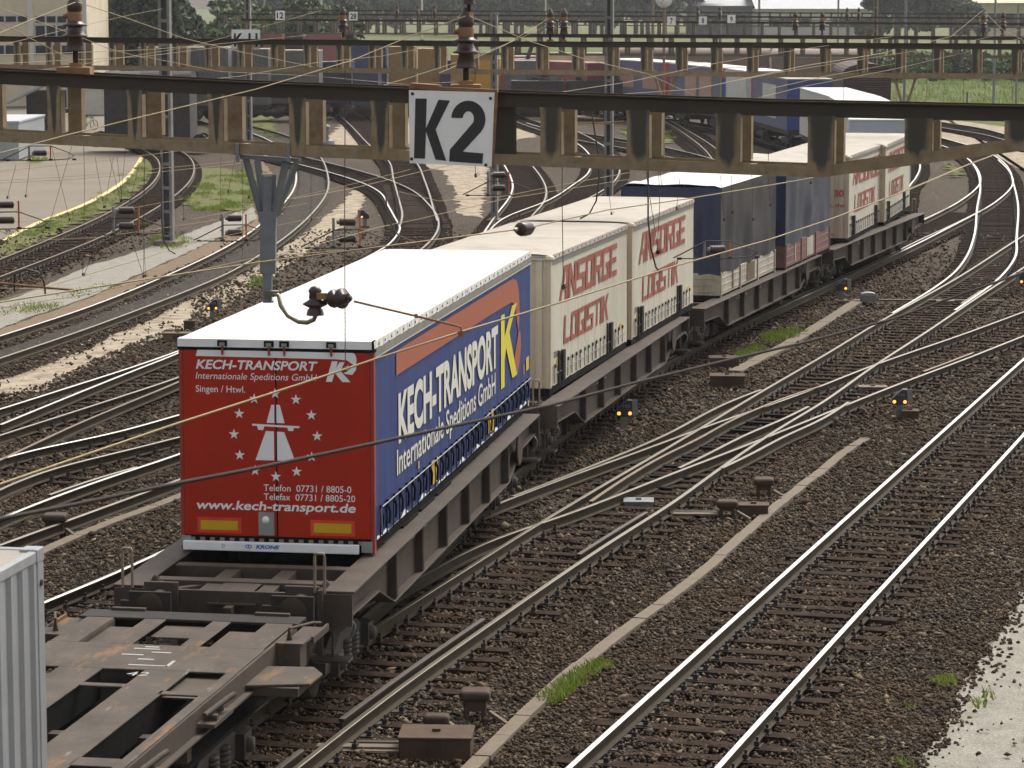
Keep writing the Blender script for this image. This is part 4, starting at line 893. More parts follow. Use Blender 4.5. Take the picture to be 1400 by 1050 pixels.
# ------------------------------------------------------------------ tarpaulin bodies on dropsides
def make_tarp(label, corner, yaw, L, front, side, roof, drop, cover=None, zt=3.95, dz=.55, patches=True):
    ca, sa = math.cos(yaw), math.sin(yaw); T = thing('tarpaulin_body', label, 'swap body', (corner[0]-1.25*ca, corner[1]+1.25*sa, 0), -yaw, 'tarpaulin bodies on the train'); W = 1.25
    b = MB(); b.bx(-W+.03, W-.03, .03, L-.03, 1.16, 1.30); b.build('floor_frame', M['black'], T)
    z0 = 1.28
    b = MB(); b.bx(-W, W, 0, .06, z0, z0+dz); b.bx(-W, W, L-.06, L, z0, z0+dz)
    for sx in (-1, 1):
        b.bx(sx*(W-.05), sx*W, .06, L-.06, z0, z0+dz)
        for y in (.08, L*.34, L*.66, L-.12): b.bx(sx*W, sx*(W+.03), y-.04, y+.04, z0-.12, z0+dz+.02)
        for k in range(3): b.bx(sx*W, sx*(W+.012), .1, L-.1, z0+.08+k*dz*.3, z0+.10+k*dz*.3)
    for k in range(3): b.bx(-W+.1, W-.1, -.015, 0, z0+.08+k*dz*.3, z0+.10+k*dz*.3)
    bevel(b.build('dropside', M[drop], T), .006, 1)
    zb = z0+dz-.03
    def wall(p0, p1, nrm, n, seed):
        r = random.Random(seed); ph = [r.uniform(0, 6) for _ in range(5)]; vs = []; nz = 10
        for i in range(n+1):
            t = i/n; x = p0[0]+(p1[0]-p0[0])*t; y = p0[1]+(p1[1]-p0[1])*t
            for j in range(nz+1):
                q = j/nz; a = (math.sin(t*21+ph[0]+q*1.6)+.7*math.sin(t*37+ph[1]-q*2.6)+.6*math.sin(t*9+ph[2]+q*5))*.032*(1-abs(2*q-.8)*.6)
                a *= min(1, t*8, (1-t)*8)
                vs.append((x+nrm[0]*a, y+nrm[1]*a, zb+(zt-zb)*q+(.02*math.sin(t*26+ph[3]) if j == 0 else 0)))
        return vs, [(i*(nz+1)+j, (i+1)*(nz+1)+j, (i+1)*(nz+1)+j+1, i*(nz+1)+j+1) for i in range(n) for j in range(nz)]
    v, f = wall((-W, -.005), (W, -.005), (0, -1), 40, 3); MB().add(v, f, 0, True).build('end_tarp', M[front], T)
    v, f = wall((-W, L), (W, L), (0, 1), 30, 5); MB().add(v, f, 0, True).build('end_tarp', M[front], T)
    for sx in (-1, 1):
        v, f = wall((sx*(W+.005), 0), (sx*(W+.005), L), (sx, 0), 70, 8+sx); MB().add(v, f, 0, True).build('side_tarp', M[side], T)
    b = MB(); nx, ny = 14, 40; vs = []; r = random.Random(4); wl = 8.5
    for j in range(ny+1):
        for i in range(nx+1):
            e = min(i, nx-i); x = -W-.012+(2*W+.024)*i/nx; y = -.01+(L+.02)*j/ny
            vs.append((x, y, zt+(.0 if e == 0 else .06+.02*math.sin(j*.55)+.015*math.sin(i*.9+j*.35))))
    b.add(vs, [(j*(nx+1)+i, j*(nx+1)+i+1, (j+1)*(nx+1)+i+1, (j+1)*(nx+1)+i) for j in range(ny) for i in range(nx)], 0, True); b.build('roof_tarp', M[roof], T)
    b = MB(); b.bx(-W-.02, W+.02, -.02, -.006, zt-.26, zt+.0); b.build('tarp_valance', M[front], T)
    b = MB(); b.bx(W+.006, W+.02, .0, L, zt-.14, zt); b.bx(-W-.02, -W-.006, .0, L, zt-.14, zt); b.build('tarp_valance', M[side], T)
    if patches:
        b = MB()
        b.bx(W+.002, W+.016, L*.46, L*.60, z0+.06, z0+dz-.04); b.build('dropside_board', M['brown_path'] if drop == 'dropside' else M['dropside'], T); b = MB(); b.bx(W+.002, W+.016, L*.2, L*.22, z0+.06, z0+dz-.04); b.build('dropside_board', M['brown_path'] if drop == 'dropside' else M['dropside'], T)
    return T
make_tarp('tarpaulin body with navy end, slate side and white roof on pale dropsides', (5.13, 72.5), math.radians(15.8), 7.25, 'navy', 'slate', 'roof_white', 'dropside')
make_tarp('tarpaulin body with grey blue side on dirty red dropsides', (7.42, 80.0), math.radians(16.2), 6.9, 'navy', 'greyblue_tarp', 'roof_grey', 'dropside_red', dz=.62)

# ------------------------------------------------------------------ near flat wagon and grey container, lower left
FW = thing('flat_wagon', 'low scraped steel flat wagon in the lower left foreground', 'freight wagon', (-3.66, 34.1, .29), -math.radians(10.2))
def build_flat(T):
    z1 = 1.14; L = 16.0
    b = MB(); b.bx(-1.36, 1.28, -.42, -.02, z1-.03, z1+.005); b.bx(-1.36, 1.28, -.06, -.02, z1-.3, z1-.03)
    bevel(b.build('end_plate', M['dark_plate'], T), .006, 1)
    b = MB()
    for x0, x1, y0, y1 in ((-1.26,-.93,-1.75,-.42),(.90,1.22,-1.75,-.42),(-.56,-.30,-1.75,-.42),(.26,.48,-1.75,-.42)): b.bx(x0, x1, y0, y1, z1-.02, z1)
    b.bx(-1.27, 1.24, -2.95, -1.75, z1-.02, z1)
    wb = MB()
    for x0, x1 in ((-.74,-.25),(.23,.72)): b.bx(x0, x1, -L, -2.95, z1-.02, z1); wb.bx(x0+.03, x0+.05, -L, -2.95, z1-.34, z1-.02); wb.bx(x1-.05, x1-.03, -L, -2.95, z1-.34, z1-.02)
    for x0, x1 in ((-1.27,-1.14),(1.13,1.25)): b.bx(x0, x1, -L, -2.95, z1-.02, z1)
    b.bx(-.26, .24, -3.75, -3.62, z1-.02, z1); b.bx(.68, 1.13, -4.0, -3.86, z1-.02, z1); b.bx(-1.14, -.70, -4.0, -3.86, z1-.02, z1)
    b.bx(.70, 1.13, -6.9, -6.6, z1-.02, z1); b.bx(-.26, .24, -8.4, -8.1, z1-.02, z1);
    bevel(b.build('deck', M['steel_deck'], T), .006, 1); wb.build('deck_beam', M['black'], T)  # beam webs coloured black as the shade below the deck plates
    b = MB()                                                  # sunken panels seen through the openings
    for x0, x1, y0, y1 in ((-.93,-.58,-1.68,-.60),(.52,.90,-1.70,-.62),(-.30,.26,-1.05,-.42),(-1.14,-.70,-3.86,-2.95),(.68,1.13,-3.86,-2.95)): MB().bx(x0, x1, y0, y1, z1-.09, z1-.07).build('sunk_panel', M['steel_deck'], T)
    for x in (-.93, .90): MB().bx(x-.01, x+.01, -1.75, -.42, z1-.24, z1-.02).build('opening_rim', M['steel_deck'], T)
    MB().bx(-1.2, 1.2, -L, -.08, .50, .54).build('underfloor', M['black'], T)  # added black sheet, stands in for the shade seen through the openings
    b = MB()
    for sx in (-1, 1):
        x = sx*1.25
        b.bx(x-.02, x+.02, -L, -.42, z1-.26, z1-.02); b.bx(x-sx*.02, x+sx*.10, -L, -2.2, z1-.28, z1-.26)
    for y in (-4.6, -7.0, -9.6, -12): b.bx(-1.2, 1.2, y-.08, y+.08, z1-.55, z1-.30)
    b.build('side_beam', M['steel_brown'], T)
    for sx in (1, -1):
        x = sx*1.24
        k = MB(); k.bx(x+sx*.02, x+sx*.30, -1.35, -1.05, z1-.32, z1-.04); k.bx(x+sx*.02, x+sx*.34, -1.38, -1.02, z1-.04, z1-.01); k.lathe([(.035,0),(.022,.06),(.012,.12)], (x+sx*.14, -1.2, z1-.01), n=10, m=1); k.tube([(x+sx*.14, -1.2, z1+.12), (x+sx*.3, -.75, z1+.10), (x+sx*.34, -.55, z1+.06)], .018, 6)
        k.bx(x+sx*.06, x+sx*.36, -.95, -.25, z1-.08, z1-.06); k.bx(x+sx*.33, x+sx*.36, -.95, -.22, z1-.10, z1-.02)
        k.build('corner_bracket', [M['steel_deck'], M['rail_side']], T)
        k = MB(); k.prism([(-1.75,0),(-1.70,.55),(-2.0,.72),(-2.5,.70),(-2.7,.0)], lambda u, v, d, x=x, sx=sx: (x+sx*v, u, z1-.20+d), -.02, .01); k.bx(x+sx*.02, x+sx*.6, -2.62, -1.72, z1-.32, z1-.22); bevel(k.build('wing_plate', M['steel_deck'], T), .005, 1)
        for y in (-4.2, -6.6):
            k = MB(); k.bx(x+sx*.02, x+sx*.22, y-.35, y+.35, z1-.20, z1-.16); k.tube([(x+sx*.10, y-.3, z1-.08), (x+sx*.2, y+.25, z1-.02), (x+sx*.24, y+.34, z1+.0)], .03, 6); k.lathe([(.05,0),(.06,.03),(.05,.06)], (x+sx*.12, y+.15, z1-.14), n=8); k.bx(x+sx*.05, x+sx*.2, y-.2, y-.12, z1-.16, z1-.10)
            k.build('twist_lock', M['steel_deck'], T)
    bg_ = make_bogie(T, -3.1, z=-.29)
    for sx in (-1, 1):
        k = MB()
        for yy in (-2.1, -4.1):
            for q in (0, .22): 
                for c in range(6): k.lathe([(.085,0),(.11,.028),(.085,.056)], (sx*1.17, yy+q-.1, .30+c*.065), n=12)
            k.bx(sx*1.05, sx*1.3, yy-.3, yy+.35, .70, .78); k.bx(sx*1.05, sx*1.3, yy-.32, yy+.36, .22, .30)
        k.tube([(sx*1.33,-1.9,.80),(sx*1.38,-2.3,.55),(sx*1.36,-2.8,.50),(sx*1.33,-3.2,.75)], .03, 7); k.tube([(sx*1.31,-3.0,.85),(sx*1.40,-3.6,.45),(sx*1.36,-4.2,.48),(sx*1.30,-4.5,.8)], .03, 7)
        k.build('suspension_spring', M['bogie'], bg_)
    for x in (-.875, .875): make_buffer(T, (x, -.06, .98), 1)
    g = MB(); f = lambda a, b_, d: (a, b_, z1+d)
    for x, y, wd in ((-.20,-2.0,.30),(.05,-2.15,.22),(-.25,-2.3,.25),(.0,-2.5,.18),(-.1,-1.9,.16)): g.bx(x, x+wd, y, y+.045, z1+.001, z1+.0035)
    g.bx(-.02, .42, -2.78, -2.74, z1+.001, z1+.0035); g.bx(.40, .44, -2.78, -2.5, z1+.001, z1+.0035)
    put_text(g, '42', .10, .34, -3.25, -3.08, f, 0, 0, .003)
    g.build('deck_marking', M['lockgrey'], T)
build_flat(FW)
GC = thing('container', 'pale grey corrugated container cut off at the left edge', 'container', (-5.27, 25.45, .29), -math.radians(10.2))
def build_cont(T, L=6.06, m='cont_grey', roof='cont_roof', H0=1.16, H1=3.60):
    W = 1.219; b = MB()
    def corr(n, pt):
        o = []; 
        for i in range(n):
            for u, d in ((0,0),(.28,0),(.42,.034),(.72,.034),(.86,0)): o.append(((i+u)/n, d))
        o.append((1, 0)); return o
    for sx in (-1, 1):
        c = corr(20, None); vs = []
        for t, d in c:
            y = -.15-(L-.3)*t; vs += [(sx*(W-.01-d), y, H0+.15), (sx*(W-.01-d), y, H1-.10)]
        b.add(vs, [(2*i, 2*i+2, 2*i+3, 2*i+1) for i in range(len(c)-1)])
    for yy, s_ in ((-.01, 1), (-L+.01, -1)):
        c = corr(8, None); vs = []
        for t, d in c: x = -W+.12+(2*W-.24)*t; vs += [(x, yy-s_*d, H0+.15), (x, yy-s_*d, H1-.10)]
        b.add(vs, [(2*i, 2*i+2, 2*i+3, 2*i+1) for i in range(len(c)-1)])
    b.build('wall', M[m], T)
    b = MB()
    for sx in (-1, 1):
        for y in (0, -L): b.bx(sx*W, sx*(W-.14), y, y-.16 if y == 0 else y+.16, H0, H1)
        b.bx(sx*(W-.004), sx*(W-.08), -.16, -L+.16, H1-.11, H1-.01); b.bx(sx*(W-.004), sx*(W-.08), -.16, -L+.16, H0, H0+.15)
        for y in (0, -L):
            s_ = -1 if y == 0 else 1
            b.bx(sx*(W+.004), sx*(W-.16), y-s_*.004, y+s_*.18, H1-.12, H1+.006)
            b.lathe([(.03,0),(.03,.01)], (sx*(W+.004), y+s_*.09, H1-.30), (sx, 0, 0), n=8, m=1)
    for y in (0, -L): s_ = -1 if y == 0 else 1; b.bx(-W+.14, W-.14, y, y+s_*.10, H1-.11, H1-.01); b.bx(-W+.14, W-.14, y, y+s_*.10, H0, H0+.15)
    bevel(b.build('frame', [M[m], M['plate']], T), .012)
    b = MB().bx(-W+.06, W-.06, -.1, -L+.1, H1-.06, H1-.02)
    b.build('roof', M[roof], T)
build_cont(GC)
# ------------------------------------------------------------------ catenary gantries
class Line:
    """vertical plane of a gantry: X = s*c, Y = Y0 - s*n"""
    def __init__(s, Y0, ang): s.Y0 = Y0; s.c = math.cos(ang); s.n = math.sin(ang)
    def pt(s, px, py, off=0.0):
        d = _ray(px, py); nrm = (s.n, s.c); t = (s.Y0*s.c+off)/(d[0]*nrm[0]+d[1]*nrm[1])
        return Vector((d[0]*t, d[1]*t, CAMZ+d[2]*t))
    def lin(s, pts, off=0.0): return [s.pt(a, b, off) for a, b in pts]
def gantry(label, Ln, top, bot, px_list, width, thk_t, thk_b, depth, stain=True, group='gantries spanning the yard', ochre='ochre'):
    t = thing('catenary_gantry', label, 'gantry', tuple(Ln.pt(700, 130)), 0, group); O = Ln.pt(700, 130)
    ax = Vector((Ln.c, -Ln.n, 0)); nr = Vector((Ln.n, Ln.c, 0))
    def ip(poly, px): return float(np.interp(px, [p[0] for p in poly], [p[1] for p in poly]))
    for k, off in enumerate((0.0, depth)):
        b = MB(); P = [p-O+nr*off for p in Ln.lin(top)]
        for a, c in zip(P[:-1], P[1:]):
            b.bar(a-Vector((0,0,thk_t/2)), c-Vector((0,0,thk_t/2)), .012, thk_t, 0); b.bar(a+nr*(.05)-Vector((0,0,.006)), c+nr*.05-Vector((0,0,.006)), .10, .012, 1); b.bar(a-nr*.012+Vector((0,0,.004)), c-nr*.012+Vector((0,0,.004)), .04, .014, 1)
        b.build('top_chord', [M['chord_dark'], M['rail_side']], t)
        b = MB(); P = [p-O+nr*off for p in Ln.lin(bot)]
        for a, c in zip(P[:-1], P[1:]):
            b.bar(a, c, .012, thk_b, 0); b.bar(a+nr*.05-Vector((0,0,thk_b/2-.006)), c+nr*.05-Vector((0,0,thk_b/2-.006)), .10, .012, 0)
        b.build('bottom_chord', M[ochre], t)
        for px in px_list:
            A = Ln.pt(px, ip(top, px)); B = Ln.pt(px, ip(bot, px)); base = Vector((B.x, B.y, B.z))
            h = A.z-B.z; wd = width(px); f = lambda u, v, d, base=base, off=off: tuple(base-O+ax*u+nr*(off+d)+Vector((0,0,v)))
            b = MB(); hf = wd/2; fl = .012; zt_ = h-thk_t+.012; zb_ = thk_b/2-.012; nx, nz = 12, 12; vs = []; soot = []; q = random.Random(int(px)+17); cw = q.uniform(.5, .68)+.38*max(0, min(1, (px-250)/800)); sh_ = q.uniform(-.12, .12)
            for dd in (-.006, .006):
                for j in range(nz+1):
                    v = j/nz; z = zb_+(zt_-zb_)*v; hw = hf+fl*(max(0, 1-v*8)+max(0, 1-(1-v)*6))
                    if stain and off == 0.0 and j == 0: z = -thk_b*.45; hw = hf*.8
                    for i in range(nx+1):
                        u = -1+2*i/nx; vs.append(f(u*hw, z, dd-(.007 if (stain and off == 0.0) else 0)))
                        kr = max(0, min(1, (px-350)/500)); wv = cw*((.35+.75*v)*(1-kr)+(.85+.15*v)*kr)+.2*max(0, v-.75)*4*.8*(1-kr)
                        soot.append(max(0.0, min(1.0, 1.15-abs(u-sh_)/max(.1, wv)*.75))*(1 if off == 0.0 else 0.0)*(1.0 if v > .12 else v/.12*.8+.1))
            n1 = (nx+1)*(nz+1)
            fs = [(j*(nx+1)+i, j*(nx+1)+i+1, (j+1)*(nx+1)+i+1, (j+1)*(nx+1)+i) for j in range(nz) for i in range(nx)]
            b.add(vs, fs+[tuple(k_+n1 for k_ in g)[::-1] for g in fs])
            for sx in (-1, 1): 
                b.add([f(sx*(hf-.006), .06, .0), f(sx*(hf+.006), .06, 0), f(sx*(hf+.006), h-.16, 0), f(sx*(hf-.006), h-.16, 0), f(sx*(hf-.006), .06, .09), f(sx*(hf+.006), .06, .09), f(sx*(hf+.006), h-.16, .09), f(sx*(hf-.006), h-.16, .09)], [(0,1,2,3),(4,5,6,7),(0,1,5,4),(1,2,6,5),(2,3,7,6),(3,0,4,7)], 0); soot += [0.0]*8
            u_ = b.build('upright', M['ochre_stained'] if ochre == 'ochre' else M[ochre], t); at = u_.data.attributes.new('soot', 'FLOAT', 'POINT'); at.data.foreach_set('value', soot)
    b = MB()                                                   # tie pieces between the two trusses
    for px in px_list[::2]:
        B = Ln.pt(px, ip(bot, px))-O; A = Ln.pt(px, ip(top, px))-O
        b.bar(B+ax*.15, B+ax*.15+nr*depth, .06, .05); b.bar(A+ax*.2-Vector((0,0,.05)), A+ax*.2+nr*depth-Vector((0,0,.05)), .06, .05)
    b.build('tie', M[ochre], t)
    return t
G1 = Line(27.2, math.radians(16.7))
TOP1 = [(-420,77),(0,97),(350,114),(700,127.5),(1050,139),(1400,146.5),(1800,155)]
BOT1 = [(-420,166),(0,187),(350,204.5),(700,218.5),(1050,232.5),(1122,235),(1263,216),(1400,198),(1800,144)]
PX1 = [-360,-250,-142,-34,75,185,296,407,520,636,753,872,995,1122,1255,1392,1530,1680]
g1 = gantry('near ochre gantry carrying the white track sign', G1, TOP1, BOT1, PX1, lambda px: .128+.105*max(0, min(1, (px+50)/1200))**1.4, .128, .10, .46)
G2 = Line(65.0, math.radians(16.7))
PX2 = [-75,-20,23,67,110,153,196,240,284,329,374,419,464,508,552,597,641,689,737,786,834,880,928,976,1025,1075,1125,1176,1228,1280,1333,1387,1440,1495]
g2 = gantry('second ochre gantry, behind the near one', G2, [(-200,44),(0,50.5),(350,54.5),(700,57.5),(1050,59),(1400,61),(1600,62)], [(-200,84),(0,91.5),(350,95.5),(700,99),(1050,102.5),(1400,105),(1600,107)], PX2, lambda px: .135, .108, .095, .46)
def far_gantry(label, Y0, ytop, ybot, px0, px1, step, ang=12.0):
    L_ = Line(Y0, math.radians(ang)); sl = .0055
    T_ = [(px0, ytop+(px0-700)*sl), (px1, ytop+(px1-700)*sl)]; B_ = [(px0, ybot+(px0-700)*sl), (px1, ybot+(px1-700)*sl)]
    return gantry(label, L_, T_, B_, list(np.arange(px0+6, px1-4, step)), lambda px: .10, .10, .075, .5, stain=False, ochre='mast_far'), L_
_, G3 = far_gantry('third gantry, thin dark chord just above the second one', 104, 47, 74, 640, 1620, 30)
_, G4 = far_gantry('gantry in the distance with white number signs', 158, 28, 47, 330, 1560, 23.5)
_, G5 = far_gantry('fourth distant gantry, low over the pale field', 215, 20.5, 34, 300, 1500, 17)
_, G6 = far_gantry('farthest gantry below the tree line', 270, 15, 26, 360, 1450, 14)

# sign on the near gantry
TL, TR, BL_, BR = [G1.pt(a, b, -.10) for a, b in ((559,123),(676,126.5),(560,223),(672,228))]
sg = thing('track_sign', 'white enamel sign reading K2 bolted to the near gantry', 'sign', tuple((TL+BR)/2)); SO = (TL+BR)/2
_nr = Vector((G1.n, G1.c, 0))
def sgp(x, y, d=0.0):
    u = (x-559)/117.0; v = (y-123)/101.0
    p = TL*(1-u)*(1-v)+TR*u*(1-v)+BL_*(1-u)*v+BR*u*v; return tuple(p-SO+_nr*d)
b = MB(); flat_vs = [sgp(559,123),sgp(676,123),sgp(676,224),sgp(559,224)]
b.add([sgp(x, y, d) for d in (0, .008) for x, y in ((559,123),(676,123),(676,224),(559,224))], [(0,1,2,3),(4,5,6,7),(0,1,5,4),(1,2,6,5),(2,3,7,6),(3,0,4,7)]); b.build('plate', M['white'], sg)
cr = lambda pts: [(350+x/4.0, y/4.0) for x, y in pts]
K_ = cr([(872,537),(935,537),(930,700),(1000,540),(1063,543),(985,705),(1047,875),(985,870),(931,718),(925,868),(862,868)])
arc = lambda cx, cy, rx, ry, a0, a1, n: [(cx+rx*math.cos(math.radians(a)), cy-ry*math.sin(math.radians(a))) for a in np.linspace(a0, a1, n)]
two = [(1072,637),(1135,637)]+arc(1166,640,31,42,170,-25,9)+[(1066,812),(1063,877),(1252,882),(1255,825),(1140,820)]+arc(1166,642,95,102,-40,178,16)
b = MB()
for pl in (K_, cr(two)):
    flat(b, pl, lambda x, y, d: sgp(x, y*1.0-(x-559)*.03*0, -.003))
b.build('lettering', M['black_paint'], sg)
b = MB()
for x, y in ((564,128),(671,131),(562,218),(668,222)): p = Vector(sgp(x, y, -.004)); b.lathe([(.016,0),(.012,.008)], p, tuple(-_nr), n=8)
b.build('bolt', M['plate'], sg)
b = MB(); b.bar(sgp(678,122,.02), sgp(676,225,.02), .03, .03); b.bar(sgp(559,119,.03), sgp(679,121,.03), .05, .03); b.bar(sgp(560,117,.05), sgp(600,119,.05), .10, .05); b.build('bracket', M['rustcap'], sg)
MB().add([tuple(G1.pt(a, b_, .04)-SO) for a, b_ in ((676,146),(705,147),(705,212),(676,211))], [(0,1,2,3)]).bar(G1.pt(704,146,.04)-SO, G1.pt(704,212,.04)-SO, .03, .03).build('side_plate', M['chord_dark'], sg)
def small_sign(label, Ln, px, py, size, txt, off=-.06):
    p = Ln.pt(px, py, off); t = thing('number_sign', label, 'sign', tuple(p), 0, 'small white signs on the far gantries')
    b = MB().bx(-size/2, size/2, -.01, .01, -size/2, size/2); b.build('plate', M['white'], t)
    if txt:
        g = MB(); put_text(g, txt, -size*(.16 if len(txt) == 1 else .36), size*(.16 if len(txt) == 1 else .36), -size*.32, size*.32, REAR(), 0, .03, -.013, cap=.71); g.build('lettering', M['black_paint'], t)
    b = MB().bar((0, .04, size/2), (0, .04, size/2+.2), .03, .03); b.build('bracket', M['grey_post'], t)
small_sign('white sign with a black 7 on a distant gantry', G4, 918, 28.5, .46, '7')
small_sign('white sign right of the 7 sign, beside a dark insulator', G4, 961, 28, .42, '8')
small_sign('white sign farther right, beside the second dark insulator', G4, 1000, 26, .42, '9')
small_sign('white two digit sign left of the middle insulator', G4, 483, 22, .46, '28')
small_sign('cream sign near the left end of a distant gantry', G4, 383, 21, .50, '12')
p = G2.pt(336, 55, .55); t = thing('track_sign', 'white K 11 sign half hidden behind the second gantry', 'sign', tuple(p))
MB().bx(-.32, .32, -.01, .01, -.19, .24).build('plate', M['white'], t); g = MB(); put_text(g, 'K 11', -.27, .27, -.13, .16, REAR(), 0, .03, -.013, cap=.71); g.build('lettering', M['black_paint'], t)

# ------------------------------------------------------------------ insulators, drop post, registration arm
def insulator_mesh(t, k=1.0):
    b = MB(); b.lathe([(.028*k,0),(.028*k,.18*k)], n=10, m=1); b.box((0,0,.02*k), (.12*k,.10*k,.06*k), m=2); b.build('stem', [M['brick_ins'], M['rail_side'], M['rustcap']], t)
    b = MB(); b.lathe([(.07*k,.18*k),(.10*k,.165*k),(.098*k,.175*k),(.070*k,.295*k),(.074*k,.30*k),(.124*k,.305*k),(.126*k,.318*k),(.095*k,.335*k),(.070*k,.40*k),(.072*k,.405*k),(.122*k,.412*k),(.124*k,.425*k),(.085*k,.44*k),(.066*k,.47*k)], n=22)
    b.build('porcelain', M['brick_ins'], t)
    b = MB(); b.lathe([(.075*k,.46*k),(.078*k,.53*k),(.072*k,.55*k)], n=16, m=0); b.lathe([(.062*k,.54*k),(.078*k,.585*k),(.07*k,.65*k),(.035*k,.69*k),(.03*k,.73*k),(0,.735*k)], n=16, m=1); b.lathe([(.02*k,-.02*k),(.026*k,0),(.02*k,.03*k)], (-.085*k,0,.51*k), (-1,0,0), n=8, m=0)
    b.build('cap', [M['rustcap'], M['brick_ins']], t)
def insulator(label, p, k=1.0):
    t = thing('insulator', label, 'insulator', tuple(p), random.uniform(0, 1), 'porcelain insulators on the gantries'); insulator_mesh(t, k); return t
i1 = insulator('brown insulator standing at the left end of the near gantry', G1.pt(103.5, 93, .2), .98)
for px, wd in ((103, .32), (637, .28)):
    q = G1.pt(px, 98 if px < 200 else 122, .2); MB().bx(-wd/2, wd/2, -.14, .14, -.03, .045).build('insulator_base', M['rustcap'], g1).location = tuple(Vector(q)-Vector(g1.location))
i2 = dup(i1, tuple(G1.pt(637, 117, .2)), .3, 'brown insulator standing above the white K2 sign')
i3 = insulator('upper brown insulator stacked over the one above the K2 sign', G1.pt(641, 21, .2), .60)
for nm, Ln, px, py, k in (('brown insulator on the second gantry, left of centre', G2, 469, 54, 1.0), ('left one of a pair of insulators on the second gantry', G2, 752, 57, 1.0), ('right one of a pair of insulators on the second gantry', G2, 771, 57, 1.0),
      ('insulator on the right part of the third gantry', G3, 1087, 49, 1.15), ('insulator next to the one on the right part of the third gantry', G3, 1124, 49, 1.15), ('insulator near the right edge of the photo', G3, 1344, 52, 1.15), ('insulator just behind the one near the right edge', G3, 1371, 50, 1.15),
      ('small insulator right of the 7 sign', G4, 954, 29, 1.1), ('small insulator between the two signs right of the 7', G4, 984, 29, 1.1), ('small insulator under the far warehouse', G4, 1158, 31, 1.1), ('second small insulator under the far warehouse', G4, 1174, 31, 1.1),
      ('small far insulator left of the middle', G4, 543, 27, 1.1), ('small far insulator left of the clock', G4, 571, 27, 1.1), ('small far insulator beside a cream sign', G4, 594, 27, 1.1)):
    dup(i1, tuple(Ln.pt(px, py, .2)), random.uniform(0, 3), nm, scale=(k, k, k))
# drop post
DP = G1.pt(368, 213, .2); dpt = thing('drop_post', 'grey galvanised drop post hanging from the near gantry', 'post', tuple(DP))
def dq(px, py, off=.2): return G1.pt(px, py, off)-DP
b = MB(); b.bar(dq(366, 240), dq(366, 412), .085, .10); 
b.bar(dq(367, 296), dq(366.5, 374), .150, .125)
b.box(dq(366, 296), (.17, .13, .10)); b.box(dq(367, 412), (.10, .11, .02)); b.bar(dq(367,238), dq(367,292), .15, .012)
bevel(b.build('post', M['galv'], dpt), .006)
for a, c, o_ in (((336,217),(358,296),.08),((352,219),(362,296),.36),((391,222),(374,296),.08),((405,223),(377,294),.36)):
    MB().bar(dq(*a, o_), dq(c[0], c[1], .2), .05, .05).build('strut', M['galv'], dpt)
b = MB(); b.bar(dq(330,214,.08), dq(410,219,.08), .08, .035); b.bar(dq(330,214,.38), dq(410,219,.38), .08, .035)
for px in (324,394): b.bar(dq(px,196,-.02), dq(px+1,222,-.02), .03, .03)
b.build('clamp', M['galv'], dpt)
b = MB()
for y in (322,350,366): b.lathe([(.012,0),(.012,.008)], dq(360, y, .145), (0,-1,0), n=6)
b.build('bolt', M['plate'], dpt)
rg = thing('steady_arm_assembly', 'bent tube and insulator arm steadying the contact wire below the drop post', 'wire holder', tuple(DP))
b = MB(); pts = [dq(374,402,.1), dq(381,404,.08), dq(384,418,.06), dq(394,432,.04), dq(408,440,.03), dq(420,441,.02), dq(429,437,.02), dq(432,430,.02)]
b.tube(pts, .022, 8); b.box(dq(371,401,.12), (.14,.10,.05)); b.build('bent_tube', M['rail_dull'], rg)
b = MB(); P = dq(431,431,.02); b.lathe([(.085,0),(.075,.05),(.055,.07),(.115,.10),(.12,.11),(.055,.15),(.06,.17),(.055,.21),(.065,.235),(.04,.27),(0,.28)], P, (0,0,1), n=18)
P2 = dq(464,408,.0); b.lathe([(.02,-.20),(.035,-.19),(.05,-.12),(.085,-.09),(.09,-.07),(.045,-.06),(.045,0),(.095,.02),(.10,.04),(.045,.06),(.045,.12)], P2, (.72,-.66,.08), n=20); b.lathe([(.024,.12),(.028,.15),(0,.155)], P2, (.72,-.66,.08), n=10)
b.build('porcelain', M['brick_ins'], rg)
b = MB(); b.bar(dq(430,404,.0), dq(452,406,.0), .05, .035); b.box(dq(440,405,-.02), (.10,.03,.06)); b.build('yoke', M['rustcap'], rg)
b = MB(); b.tube([dq(484,412,.0), dq(560,430,.0), dq(622,445,.02), dq(630,447,.02), dq(631,454,.02)], .011, 6); b.box(dq(630,456,.02), (.05,.03,.05)); b.box(dq(569,432,0), (.03,.03,.04)); b.build('steady_arm', M['rustcap'], rg)

# ------------------------------------------------------------------ wires
def wire(label, pts, r=.008, m='wire', cat='overhead wire', group='overhead wires', world=False, nm='overhead_wire'):
    P = [Vector(p) for p in pts]; O = P[0].copy()
    b = MB().tube([p-O for p in P], r, 5)
    if nm == 'dropper': q = P[-1]-O; b.box(q, (r*7, r*7, r*11)); b.tube([q, q+Vector((r*9, 0, r*10)), q+Vector((r*12, 0, r*3)), q+Vector((r*4, 0, -r*3))], r*.8, 4)
    o = b.build(nm, M[m], None, loc=tuple(O)); return tag(o, label, cat, group)
def zline(pts, z): return [(*un(a, b_, z), z) for a, b_ in pts]
def rline(pts): return [ray(*p) for p in pts]
wire('contact wire of the container train crossing the red doors', zline([(-40,676),(0,662),(125,619),(245,578),(410,525),(515,490),(630,453.5),(770,412),(925,363),(1050,328),(1140,298),(1232,263),(1330,222),(1420,190)], 5.52), .010)
w2p = zline([(-40,419),(0,413),(120,394),(350,359),(570,331),(705,314)], 6.3)
wire('wire from the left edge to the brown strain insulator above the white roofs', w2p, .007)
